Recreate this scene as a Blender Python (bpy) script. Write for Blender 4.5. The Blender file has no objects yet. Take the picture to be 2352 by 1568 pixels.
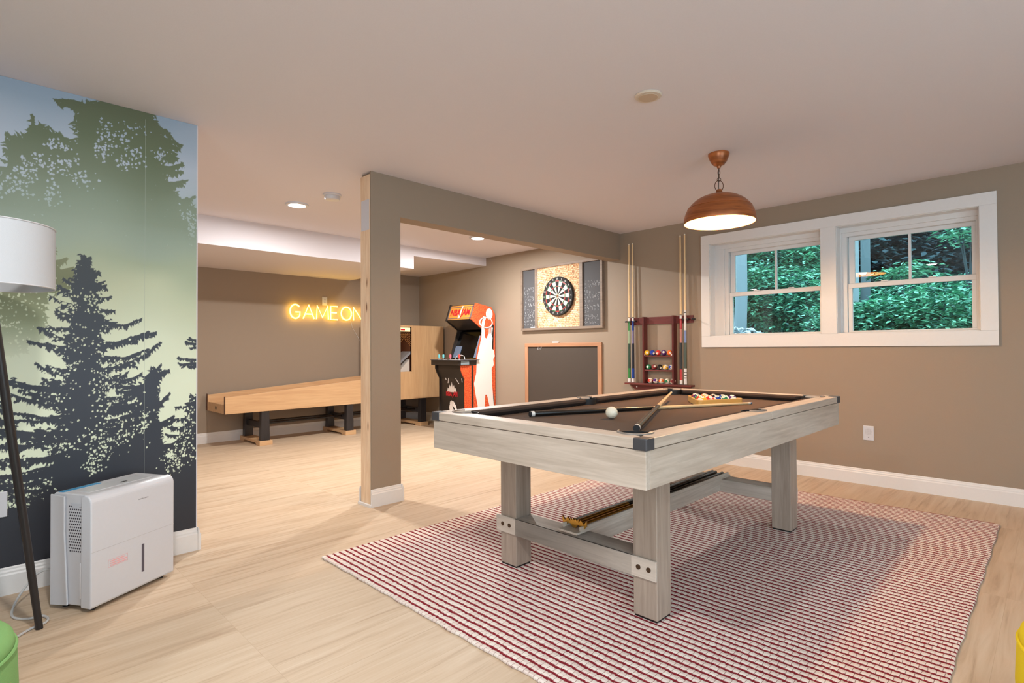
import bpy, bmesh, math, random
from mathutils import Vector, Matrix
PI = math.pi
sc = bpy.context.scene
C = sc.collection
random.seed(7)

# ---------------------------------------------------------------- camera
F_PX, YAW, PITCH, ROLL = 1261.27, 0.78369, 0.013146, -0.005496
CAM = Vector((0, 0, 1.12))
cd = bpy.data.cameras.new('camera'); cam = bpy.data.objects.new('camera', cd); C.objects.link(cam)
fw = Vector((math.cos(PITCH)*math.cos(YAW), math.cos(PITCH)*math.sin(YAW), math.sin(PITCH)))
rt = Vector((math.sin(YAW), -math.cos(YAW), 0)); up = rt.cross(fw)
rt2 = rt*math.cos(ROLL)+up*math.sin(ROLL); up2 = -rt*math.sin(ROLL)+up*math.cos(ROLL)
m = Matrix((rt2, up2, -fw)).transposed().to_4x4(); m.translation = CAM
cam.matrix_world = m
cd.sensor_width = 36; cd.lens = F_PX/2352*36; cd.clip_start = .05; cd.clip_end = 200
sc.camera = cam

# ---------------------------------------------------------------- colour management
vs = sc.view_settings
vs.view_transform = 'Standard'; vs.look = 'None'; vs.exposure = 0.0; vs.gamma = 1.0; vs.use_curve_mapping = False

# ---------------------------------------------------------------- world
w = bpy.data.worlds.new('world'); sc.world = w; w.use_nodes = True
wb = w.node_tree.nodes['Background']; wb.inputs[0].default_value = (.62, .86, 1, 1); wb.inputs[1].default_value = 4.0

# ---------------------------------------------------------------- room lights and added fill
def area(name, loc, direc, sx, sy, power, col, shape='RECTANGLE', spread=180):
    l = bpy.data.lights.new(name, 'AREA'); l.shape = shape; l.size = sx; l.size_y = sy; l.energy = power; l.color = col
    l.spread = math.radians(spread)
    o = bpy.data.objects.new(name, l); C.objects.link(o); o.location = loc
    o.rotation_euler = Vector(direc).to_track_quat('-Z', 'Y').to_euler(); return o
WARM = (1, .98, .95)
DOWN = [(2.076, 4.726), (4.175, 4.708), (0.24, 1.37), (0.24, -.75), (2.35, -.75), (-1.4, 4.7)]
DOWN_W = [49, 72, 32, 10, 3, 36]
for (x, y), p in zip(DOWN, DOWN_W):
    area('downlight_lamp', (x, y, 2.376), (0, 0, -1), .12, .12, p, WARM, 'DISK')
area('fill_rear', (1.2, -2.62, 1.35), (0, 1, .0), 3.0, 1.9, 10, (.86, .92, 1))  # unseen fill lamp added behind the camera, standing for daylight
area('fill_left', (-2.42, -1.15, 1.35), (1, 0, .0), 2.3, 1.9, 54, (.82, .90, 1))  # unseen fill lamp added on the left, tinted like daylight

# ================================================================ helpers
def lin(r, g, b):
    f = lambda c: (c/255/12.92) if c/255 <= .04045 else ((c/255+.055)/1.055)**2.4
    return (f(r), f(g), f(b), 1)

MATS = {}
def mat(name, col, rough=.6, metal=0, spec=.5, emis=None, estr=0, bump=0, bscale=60, sheen=0, coat=0):
    if name in MATS: return MATS[name]
    m = bpy.data.materials.new(name); m.use_nodes = True; nt = m.node_tree; b = nt.nodes['Principled BSDF']
    b.inputs['Base Color'].default_value = col; b.inputs['Roughness'].default_value = rough
    b.inputs['Metallic'].default_value = metal; b.inputs['Specular IOR Level'].default_value = spec
    b.inputs['Coat Weight'].default_value = coat
    if emis: b.inputs['Emission Color'].default_value = emis; b.inputs['Emission Strength'].default_value = estr
    # a little procedural unevenness on every surface
    tc = nt.nodes.new('ShaderNodeTexCoord'); n = nt.nodes.new('ShaderNodeTexNoise'); n.inputs['Scale'].default_value = bscale
    n.inputs['Detail'].default_value = 3
    nt.links.new(tc.outputs['Object'], n.inputs['Vector'])
    mx = nt.nodes.new('ShaderNodeMix'); mx.data_type = 'RGBA'; mx.blend_type = 'MULTIPLY'
    mx.inputs[6].default_value = col; mx.inputs[7].default_value = (.9, .9, .9, 1)
    mul = nt.nodes.new('ShaderNodeMath'); mul.operation = 'MULTIPLY'; mul.inputs[1].default_value = .45
    nt.links.new(n.outputs['Fac'], mul.inputs[0]); nt.links.new(mul.outputs[0], mx.inputs[0])
    nt.links.new(mx.outputs[2], b.inputs['Base Color'])
    if bump:
        bp = nt.nodes.new('ShaderNodeBump'); bp.inputs['Strength'].default_value = bump; bp.inputs['Distance'].default_value = .002
        nt.links.new(n.outputs['Fac'], bp.inputs['Height']); nt.links.new(bp.outputs[0], b.inputs['Normal'])
    MATS[name] = m; return m

def emit(name, col, s):
    m = bpy.data.materials.new(name); m.use_nodes = True; nt = m.node_tree; nt.nodes.clear()
    e = nt.nodes.new('ShaderNodeEmission'); o = nt.nodes.new('ShaderNodeOutputMaterial')
    e.inputs[0].default_value = col; e.inputs[1].default_value = s; nt.links.new(e.outputs[0], o.inputs[0]); return m

def wood(name, c1, c2, axis='x', scale=1.0, rough=.45, stretch=22, bump=.12, contrast=(.3, .7)):
    """grain running along the given axis of the object"""
    if name in MATS: return MATS[name]
    m = bpy.data.materials.new(name); m.use_nodes = True; nt = m.node_tree; b = nt.nodes['Principled BSDF']
    tc = nt.nodes.new('ShaderNodeTexCoord'); mp = nt.nodes.new('ShaderNodeMapping')
    s = [stretch*scale]*3; s['xyz'.index(axis)] = 1.3*scale; mp.inputs['Scale'].default_value = s
    n = nt.nodes.new('ShaderNodeTexNoise'); n.inputs['Scale'].default_value = 2.2; n.inputs['Detail'].default_value = 8
    n.inputs['Roughness'].default_value = .62; n.inputs['Distortion'].default_value = .6
    mp2 = nt.nodes.new('ShaderNodeMapping'); s2 = [5*scale]*3; s2['xyz'.index(axis)] = .9*scale; mp2.inputs['Scale'].default_value = s2
    n2 = nt.nodes.new('ShaderNodeTexNoise'); n2.inputs['Scale'].default_value = 1.4; n2.inputs['Detail'].default_value = 3
    add = nt.nodes.new('ShaderNodeMix'); add.data_type = 'FLOAT'; add.inputs[0].default_value = .38
    r = nt.nodes.new('ShaderNodeValToRGB'); r.color_ramp.elements[0].position = contrast[0]; r.color_ramp.elements[1].position = contrast[1]
    r.color_ramp.elements[0].color = c2; r.color_ramp.elements[1].color = c1
    L = nt.links.new
    L(tc.outputs['Object'], mp.inputs[0]); L(tc.outputs['Object'], mp2.inputs[0]); L(mp.outputs[0], n.inputs['Vector']); L(mp2.outputs[0], n2.inputs['Vector'])
    L(n.outputs['Fac'], add.inputs[2]); L(n2.outputs['Fac'], add.inputs[3]); L(add.outputs[0], r.inputs[0]); L(r.outputs[0], b.inputs['Base Color'])
    b.inputs['Roughness'].default_value = rough
    bp = nt.nodes.new('ShaderNodeBump'); bp.inputs['Strength'].default_value = bump; bp.inputs['Distance'].default_value = .001
    L(n.outputs['Fac'], bp.inputs['Height']); L(bp.outputs[0], b.inputs['Normal'])
    MATS[name] = m; return m

class MB:
    def __init__(s): s.b = bmesh.new()
    def _sm(s, fs, smooth):
        for f in fs: f.smooth = smooth
    def box(s, x0, x1, y0, y1, z0, z1, mi=0):
        v = [s.b.verts.new(p) for p in ((x0,y0,z0),(x1,y0,z0),(x1,y1,z0),(x0,y1,z0),(x0,y0,z1),(x1,y0,z1),(x1,y1,z1),(x0,y1,z1))]
        for q in ((3,2,1,0),(4,5,6,7),(0,1,5,4),(1,2,6,5),(2,3,7,6),(3,0,4,7)):
            f = s.b.faces.new([v[i] for i in q]); f.material_index = mi
        return s
    def prism(s, poly, axis, a0, a1, mi=0, smooth=False):
        """poly: 2-D points in the two other axes (in x,y,z order), extruded along axis"""
        def P(p, a):
            l = list(p); l.insert('xyz'.index(axis), a); return l
        A = [s.b.verts.new(P(p, a0)) for p in poly]; B = [s.b.verts.new(P(p, a1)) for p in poly]
        n = len(poly); fs = [s.b.faces.new(A[::-1]), s.b.faces.new(B)]
        for i in range(n):
            f = s.b.faces.new((A[i], A[(i+1) % n], B[(i+1) % n], B[i])); f.smooth = smooth; fs.append(f)
        for f in fs: f.material_index = mi
        return s
    def ring(s, c, u, v, r, n):
        return [s.b.verts.new(c+u*(r*math.cos(2*PI*i/n))+v*(r*math.sin(2*PI*i/n))) for i in range(n)]
    def tube(s, pts, r, n=10, closed=False, caps=True, mi=0):
        pts = [Vector(p) for p in pts]; rs = r if isinstance(r, (list, tuple)) else [r]*len(pts)
        N = len(pts); rings = []; ref = None
        for i, p in enumerate(pts):
            if closed: d = pts[(i+1) % N]-pts[i-1]
            else: d = pts[min(i+1, N-1)]-pts[max(i-1, 0)]
            d.normalize()
            if ref is None:
                ref = d.orthogonal().normalized()
            u = (ref-d*ref.dot(d))
            if u.length < 1e-5: u = d.orthogonal()
            u.normalize(); ref = u; v = d.cross(u)
            rings.append(s.ring(p, u, v, rs[i], n))
        K = N if closed else N-1
        for i in range(K):
            A, B = rings[i], rings[(i+1) % N]
            for j in range(n):
                f = s.b.faces.new((A[j], A[(j+1) % n], B[(j+1) % n], B[j])); f.smooth = True; f.material_index = mi
        if caps and not closed:
            for q in (rings[0][::-1], rings[-1]):
                f = s.b.faces.new(q); f.material_index = mi
        return s
    def lathe(s, prof, c=(0,0,0), n=40, axis='z', mi=0, closed=False):
        """profile of (radius, height) about an axis through c"""
        c = Vector(c)
        ax = {'z': (Vector((1,0,0)), Vector((0,1,0)), Vector((0,0,1))), 'x': (Vector((0,1,0)), Vector((0,0,1)), Vector((1,0,0))), 'y': (Vector((0,0,1)), Vector((1,0,0)), Vector((0,1,0)))}[axis]
        rings = []
        for r, h in prof:
            if r < 1e-6: rings.append([s.b.verts.new(c+ax[2]*h)])
            else: rings.append(s.ring(c+ax[2]*h, ax[0], ax[1], r, n))
        K = len(rings) if closed else len(rings)-1
        for i in range(K):
            A, B = rings[i], rings[(i+1) % len(rings)]
            for j in range(n):
                a0, a1, b0, b1 = A[j % len(A)], A[(j+1) % len(A)], B[j % len(B)], B[(j+1) % len(B)]
                vs_ = []
                for q in (a0, a1, b1, b0):
                    if q not in vs_: vs_.append(q)
                if len(vs_) > 2:
                    f = s.b.faces.new(vs_); f.smooth = True; f.material_index = mi
        return s
    def cyl(s, c, r, h, axis='z', n=32, mi=0):
        return s.lathe([(0,0),(r,0),(r,h),(0,h)], c, n, axis, mi)
    def sphere(s, c, r, n=24, mi=0):
        k = n//2
        return s.lathe([(r*math.sin(PI*i/k) if 0 < i < k else 0, -r*math.cos(PI*i/k)) for i in range(k+1)], c, n, 'z', mi)
    def tri(s, pts, mi=0):
        f = s.b.faces.new([s.b.verts.new(p) for p in pts]); f.material_index = mi; return s
    def build(s, name, mats, parent=None, bevel=0, sharp=None):
        me = bpy.data.meshes.new(name)
        bmesh.ops.recalc_face_normals(s.b, faces=s.b.faces) if sharp != 'raw' else None
        s.b.to_mesh(me); s.b.free()
        o = bpy.data.objects.new(name, me); C.objects.link(o)
        for m_ in (mats if isinstance(mats, (list, tuple)) else [mats]): me.materials.append(m_)
        if parent: o.parent = parent
        if any(p.use_smooth for p in me.polygons): me.set_sharp_from_angle(angle=math.radians(38))
        if bevel:
            bv = o.modifiers.new('b', 'BEVEL'); bv.width = bevel; bv.segments = 2; bv.limit_method = 'ANGLE'; bv.angle_limit = math.radians(50)
        return o

def tag(o, label, cat, group=None, kind=None):
    o['label'] = label; o['category'] = cat
    if group: o['group'] = group
    if kind: o['kind'] = kind
    return o
def thing(name, label, cat, loc=(0,0,0), rz=0, group=None):
    o = bpy.data.objects.new(name, None); C.objects.link(o); o.location = loc; o.rotation_euler = (0,0,rz)
    o.empty_display_size = .1
    return tag(o, label, cat, group)
def struct(o, label=None):
    o['kind'] = 'structure'
    if label: o['label'] = label
    return o
def dup(root, loc=None, label=None):
    r = root.copy(); C.objects.link(r)
    if loc is not None: r.location = loc
    if label: r['label'] = label
    for ch in list(root.children):
        c = ch.copy(); C.objects.link(c); c.parent = r
        for g in ch.children:
            d = g.copy(); C.objects.link(d); d.parent = c
    return r
def text(name, s, size, m_, parent, M, ext=.001, sx=1, bold=0, label=None):
    cu = bpy.data.curves.new(name, 'FONT'); cu.body = s; cu.size = size; cu.extrude = ext; cu.align_x = 'CENTER'; cu.align_y = 'CENTER'; cu.offset = bold
    cu.resolution_u = 4
    to = bpy.data.objects.new(name, cu); C.objects.link(to)
    dg = bpy.context.evaluated_depsgraph_get(); me = bpy.data.meshes.new_from_object(to.evaluated_get(dg)); bpy.data.objects.remove(to)
    me.transform(M @ Matrix.Diagonal((sx, 1, 1, 1))); me.materials.clear(); me.materials.append(m_)
    o = bpy.data.objects.new(name, me); C.objects.link(o)
    if parent: o.parent = parent
    if label: o['label'] = label
    return o
def basis(origin, X, Y):
    X = Vector(X).normalized(); Y = Vector(Y).normalized(); Z = X.cross(Y)
    M = Matrix((X, Y, Z)).transposed().to_4x4(); M.translation = Vector(origin); return M

# ================================================================ materials
M_WALL = mat('paint_taupe', lin(153, 136, 118), .62, bump=.25, bscale=220)
M_CEIL = mat('paint_ceiling', lin(222, 217, 222), .7, bump=.2, bscale=160)
M_TRIM = mat('paint_trim', lin(228, 225, 223), .38)
M_BLACK = mat('black_plastic', lin(24, 23, 24), .4)
M_WHITE = mat('white_plastic', lin(206, 206, 211), .32)
M_BRASS = mat('brass', lin(214, 168, 84), .28, 1)
M_DARKMETAL = mat('dark_metal', lin(72, 72, 76), .5, .3)
M_TABLE_X = wood('grey_oak_x', lin(212, 198, 184), lin(164, 148, 132), 'x', 1, .42)
M_TABLE_Y = wood('grey_oak_y', lin(214, 201, 188), lin(168, 153, 138), 'y', 1, .42)
M_TABLE_Z = wood('grey_oak_z', lin(186, 168, 152), lin(138, 120, 106), 'z', 1, .42)
M_MAPLE = wood('maple_x', lin(216, 178, 134), lin(190, 148, 108), 'x', .8, .4)
M_MAPLE_Z = wood('maple_z', lin(212, 172, 128), lin(186, 144, 102), 'z', .8, .4)
M_PINE = wood('pine_z', lin(232, 196, 152), lin(196, 150, 104), 'z', 1.2, .6)
M_SHAFT = mat('cue_maple', lin(232, 200, 152), .28)
M_BALLW = mat('ball_ivory', lin(240, 232, 210), .08, coat=.5)

def floor_mat():
    m = bpy.data.materials.new('oak_planks'); m.use_nodes = True; nt = m.node_tree; b = nt.nodes['Principled BSDF']; L = nt.links.new
    tc = nt.nodes.new('ShaderNodeTexCoord')
    br = nt.nodes.new('ShaderNodeTexBrick'); br.inputs['Scale'].default_value = 1; br.inputs['Brick Width'].default_value = 1.25; br.inputs['Row Height'].default_value = .18
    br.inputs['Mortar Size'].default_value = .0008; br.inputs['Mortar Smooth'].default_value = .2; br.inputs['Bias'].default_value = 0; br.offset = .37; br.offset_frequency = 1
    br.inputs['Color1'].default_value = (0, 0, 0, 1); br.inputs['Color2'].default_value = (1, 1, 1, 1); br.inputs['Mortar'].default_value = (.5, .5, .5, 1)
    L(tc.outputs['Object'], br.inputs['Vector'])
    # per plank shift so that the grain differs from plank to plank
    sep = nt.nodes.new('ShaderNodeVectorMath'); sep.operation = 'MULTIPLY_ADD'; sep.inputs[1].default_value = (7, 3, 5)
    L(br.outputs['Color'], sep.inputs[0]); L(tc.outputs['Object'], sep.inputs[2])
    mp = nt.nodes.new('ShaderNodeMapping'); mp.inputs['Scale'].default_value = (1.1, 15, 1); L(sep.outputs[0], mp.inputs[0])
    n = nt.nodes.new('ShaderNodeTexNoise'); n.inputs['Scale'].default_value = 1.6; n.inputs['Detail'].default_value = 7; n.inputs['Roughness'].default_value = .6; n.inputs['Distortion'].default_value = .8
    L(mp.outputs[0], n.inputs['Vector'])
    r = nt.nodes.new('ShaderNodeValToRGB'); e = r.color_ramp.elements
    e[0].position = .25; e[0].color = lin(174, 148, 122); e[1].position = .72; e[1].color = lin(212, 192, 168)
    x = e.new(.45); x.color = lin(200, 176, 149)
    L(n.outputs['Fac'], r.inputs[0])
    tint = nt.nodes.new('ShaderNodeMix'); tint.data_type = 'RGBA'; tint.blend_type = 'MULTIPLY'; tint.inputs[7].default_value = (.90, .87, .84, 1)
    mm = nt.nodes.new('ShaderNodeMath'); mm.operation = 'MULTIPLY'; mm.inputs[1].default_value = .5
    L(br.outputs['Color'], mm.inputs[0]); L(mm.outputs[0], tint.inputs[0]); L(r.outputs[0], tint.inputs[6])
    dk = nt.nodes.new('ShaderNodeMix'); dk.data_type = 'RGBA'; dk.blend_type = 'MULTIPLY'; dk.inputs[7].default_value = (.86, .82, .78, 1)
    L(br.outputs['Fac'], dk.inputs[0]); L(tint.outputs[2], dk.inputs[6]); L(dk.outputs[2], b.inputs['Base Color'])
    b.inputs['Roughness'].default_value = .5; b.inputs['Specular IOR Level'].default_value = .3
    bp = nt.nodes.new('ShaderNodeBump'); bp.inputs['Strength'].default_value = .12; bp.inputs['Distance'].default_value = .001
    L(n.outputs['Fac'], bp.inputs['Height']); L(bp.outputs[0], b.inputs['Normal']); return m

# ================================================================ room shell
H, XW, YB, YN, YM = 2.398, 5.212, 3.472, 7.30, 3.456
XL, YR = -2.3, -2.5
YS, ZD, ZS, XS = 5.70, 2.125, 2.285, 3.99       # soffit: front, deep level, shallow level, step
struct(MB().box(XL-.2, XW+.2, YR-.2, YN+.2, -.1, 0).build('floor', floor_mat()))
struct(MB().box(XL-.2, XW+.2, YR-.2, YN+.2, H, H+.15).build('ceiling', M_CEIL))
sf = MB(); sf.box(XL, XS, YS, YN, ZD, H); sf.box(XS, XW, YS, YN, ZS, H)
struct(sf.build('ceiling_soffit', M_CEIL), 'white boxed ceiling soffit above the glowing sign')
# right wall with the two window openings
WIN = [(1.44, 2.43), (.40, 1.322)]; WZ0, WZ1 = 1.232, 2.135; TW = .20
wr = MB(); x0, x1 = XW, XW+TW
wr.box(x0, x1, YR-.2, YN+.2, 0, WZ0); wr.box(x0, x1, YR-.2, YN+.2, WZ1, H)
wr.box(x0, x1, YR-.2, WIN[1][0], WZ0, WZ1); wr.box(x0, x1, WIN[1][1], WIN[0][0], WZ0, WZ1); wr.box(x0, x1, WIN[0][1], YN+.2, WZ0, WZ1)
struct(wr.build('wall_right', M_WALL))
struct(MB().box(XL-.2, XW, YN, YN+.2, 0, H).build('wall_back', M_WALL))
wl = MB(); x0, x1 = XL-.2, XL
wl.box(x0, x1, YR, -2.3, 0, H); wl.box(x0, x1, 0, YN, 0, H); wl.box(x0, x1, -2.3, 0, 0, .4); wl.box(x0, x1, -2.3, 0, 2.3, H)  # opening added to let in the left fill lamp
struct(wl.build('wall_left', M_WALL))
wf = MB(); y0, y1 = YR-.2, YR
wf.box(XL-.2, -.3, y0, y1, 0, H); wf.box(2.7, XW, y0, y1, 0, H); wf.box(-.3, 2.7, y0, y1, 0, .4); wf.box(-.3, 2.7, y0, y1, 2.3, H)  # opening added to let in the rear fill lamp
struct(wf.build('wall_front', M_WALL))
struct(MB().box(XL, .945, YM+.001, YM+.15, 0, H).build('wall_mural', M_CEIL))
# partition: short stub wall with raw lumber end, and the header above the opening
XC0, XC1, YP1, ZB = 2.072, 2.309, 3.620, 2.105
pt = MB(); pt.box(XC0+.006, XC1, YB, YP1, 0, H); pt.box(XC1, XW, YB, YP1, ZB, H)
part = struct(pt.build('wall_partition', M_WALL), 'taupe stub wall and header beam with a raw timber end')

def timber():
    m = wood('raw_timber', lin(246, 222, 192), lin(214, 176, 138), 'z', 1.6, .65, 16)
    nt = m.node_tree; b = nt.nodes['Principled BSDF']
    v = nt.nodes.new('ShaderNodeTexVoronoi'); v.inputs['Scale'].default_value = 1; mp = nt.nodes.new('ShaderNodeMapping'); mp.inputs['Scale'].default_value = (14, 14, 3.4)
    tc = nt.nodes.new('ShaderNodeTexCoord'); r = nt.nodes.new('ShaderNodeValToRGB')
    r.color_ramp.elements[0].position = .06; r.color_ramp.elements[0].color = (.25, .14, .08, 1); r.color_ramp.elements[1].position = .16; r.color_ramp.elements[1].color = (1, 1, 1, 1)
    mx = nt.nodes.new('ShaderNodeMix'); mx.data_type = 'RGBA'; mx.blend_type = 'MULTIPLY'; mx.inputs[0].default_value = 1
    src = b.inputs['Base Color'].links[0].from_socket
    L = nt.links.new; L(tc.outputs['Object'], mp.inputs[0]); L(mp.outputs[0], v.inputs['Vector']); L(v.outputs['Distance'], r.inputs[0])
    L(src, mx.inputs[6]); L(r.outputs[0], mx.inputs[7]); L(mx.outputs[2], b.inputs['Base Color']); return m
tm = timber()
lp = MB(); lp.box(XC0-.012, XC0+.005, YB+.012, YB+.078, .0, H-.02); lp.box(XC0-.012, XC0+.005, YB+.080, YP1-.008, 0, H-.02)
lo = lp.build('timber_post', tm, part, .002); lo['label'] = 'raw pine timber on the end of the stub wall'
MB().box(XC0-.010, XC0+.02, YB-.001, YB+.011, .12, H).build('drywall_edge', M_WALL, part)
# silvery tape patch near the top of the timber
MB().box(XC0-.0135, XC0-.0122, YB+.02, YP1-.02, 1.98, 2.2).build('tape', mat('grey_tape', lin(205, 205, 212), .3), part)

# ---- baseboards (profile: flat board with a stepped, rounded top)
def base_profile(h=.125, d=.016):
    return [(0, 0), (d, 0), (d, h*.72), (d*.72, h*.78), (d*.72, h*.84), (d*.45, h*.9), (d*.40, h*.96), (d*.2, h), (0, h)]
def baseboard(mb, axis, a0, a1, pos, sgn):
    """runs along axis from a0 to a1 with its back at pos; sgn = direction it sticks out"""
    pr = [(pos+sgn*d, z) for d, z in base_profile()]
    mb.prism(pr, axis, a0, a1)
b = MB(); baseboard(b, 'y', YR, YN, XW, -1); struct(b.build('baseboard_right', M_TRIM))
b = MB(); baseboard(b, 'x', XL, XW, YN, -1); struct(b.build('baseboard_back', M_TRIM))
b = MB(); baseboard(b, 'x', XL, .9445, YM, -1); baseboard(b, 'y', YM-.016, YM+.166, .9455, 1); struct(b.build('baseboard_mural', M_TRIM))
b = MB(); baseboard(b, 'x', XC0-.016, XC1-.0005, YB, -1); baseboard(b, 'x', XC0-.016, XC1-.0005, YP1, 1); baseboard(b, 'y', YB-.0165, YP1+.0165, XC1, 1)
b.box(XC0-.028, XC0-.012, YB-.014, YP1+.01, 0, .018)
struct(b.build('baseboard_partition', M_TRIM))
b = MB(); baseboard(b, 'y', YR, YN, XL, 1); struct(b.build('baseboard_left', M_TRIM))
b = MB(); baseboard(b, 'x', XL, XW, YR, 1); struct(b.build('baseboard_front', M_TRIM))

# ---- windows
def glass_mat():
    m = bpy.data.materials.new('window_glass'); m.use_nodes = True; nt = m.node_tree; nt.nodes.clear(); L = nt.links.new
    t = nt.nodes.new('ShaderNodeBsdfTransparent'); t.inputs[0].default_value = (.86, .95, .94, 1)
    g = nt.nodes.new('ShaderNodeBsdfGlossy'); g.inputs['Roughness'].default_value = 0
    f = nt.nodes.new('ShaderNodeFresnel'); f.inputs[0].default_value = 1.5
    x = nt.nodes.new('ShaderNodeMixShader'); o = nt.nodes.new('ShaderNodeOutputMaterial')
    L(f.outputs[0], x.inputs[0]); L(t.outputs[0], x.inputs[1]); L(g.outputs[0], x.inputs[2]); L(x.outputs[0], o.inputs[0]); return m
GLASS = glass_mat()
GY = [(1.487, 2.262), (.458, 1.237)]
for i, ((ya, yb), (ga, gb)) in enumerate(zip(WIN, GY)):
    win = bpy.data.objects.new('window_%d' % (i+1), None); C.objects.link(win); struct(win, 'white double hung window %s' % ('nearer the cue rack' if i == 0 else 'on the right under the dark wall strip'))
    win.location = (XW+.17, (ya+yb)/2, WZ0); oy, oz = (ya+yb)/2, WZ0
    f = MB(); X0 = -.055                                    # outer frame with stepped stops
    def fr(mb, x0, x1, a0, a1, z0, z1, b0, b1, c0, c1):     # frame between outer rect and inner rect
        mb.box(x0, x1, a0-oy, a1-oy, z0-oz, c0-oz); mb.box(x0, x1, a0-oy, a1-oy, c1-oz, z1-oz)
        mb.box(x0, x1, a0-oy, b0-oy, c0-oz, c1-oz); mb.box(x0, x1, b1-oy, a1-oy, c0-oz, c1-oz)
    G0, G1, ZM = 1.256, 2.026, 1.640
    fr(f, X0, .03, ya, yb, WZ0, WZ1, ga-.028, gb+.036, WZ0+.012, 2.058)
    fr(f, X0-.018, X0, ya, yb, WZ0, WZ1, ga-.040, gb+.070, WZ0+.008, 2.090)
    f.build('window_frame', M_TRIM, win, .002)
    s = MB(); fr(s, -.048, -.018, ga-.028, gb+.030, WZ0+.012, ZM+.016, ga, gb, G0, ZM-.022); s.build('lower_sash', M_TRIM, win, .002)
    s = MB(); fr(s, -.012, .016, ga-.028, gb+.030, ZM-.016, 2.058, ga+.0, gb-.012, ZM+.022, G1); ym = (ga+gb-.012)/2
    s.box(-.010, .012, ym-.009-oy, ym+.009-oy, ZM+.0-oz, G1+.01-oz); s.build('upper_sash', M_TRIM, win, .002)
    MB().box(-.036, -.032, ga-.004-oy, gb+.004-oy, G0-.004-oz, ZM-.018-oz).build('pane', GLASS, win)
    MB().box(0, .004, ga-.004-oy, gb-oy, ZM+.018-oz, G1+.004-oz).build('pane', GLASS, win)
    lk = MB()
    for q in (.3, .7):
        yy = ga+(gb-ga)*q-oy; lk.box(-.062, -.046, yy-.025, yy+.025, ZM+.014-oz, ZM+.026-oz)
    lk.build('sash_lock', M_TRIM, win, .003)
# jamb lining (white) inside the openings and the flat casing
jm = MB()
for ya, yb in WIN:
    for a, b_ in ((ya-.0, ya+.004), (yb-.004, yb)): jm.box(XW-.005, XW+.12, a, b_, WZ0, WZ1)
    jm.box(XW-.005, XW+.12, ya, yb, WZ0, WZ0+.004); jm.box(XW-.005, XW+.12, ya, yb, WZ1-.004, WZ1)
struct(jm.build('trim_1', M_TRIM))
cs = MB(); CY0, CY1, CZ0, CZ1 = .302, 2.516, 1.124, 2.226
cs.box(XW-.019, XW, CY0, CY1, WZ1, CZ1); cs.box(XW-.019, XW, CY0, CY1, CZ0, WZ0)
cs.box(XW-.019, XW, CY0, WIN[1][0], WZ0, WZ1); cs.box(XW-.019, XW, WIN[0][1], CY1, WZ0, WZ1); cs.box(XW-.019, XW, WIN[1][1], WIN[0][0], WZ0, WZ1)
struct(cs.build('trim_2', M_TRIM, None, .002))

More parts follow.
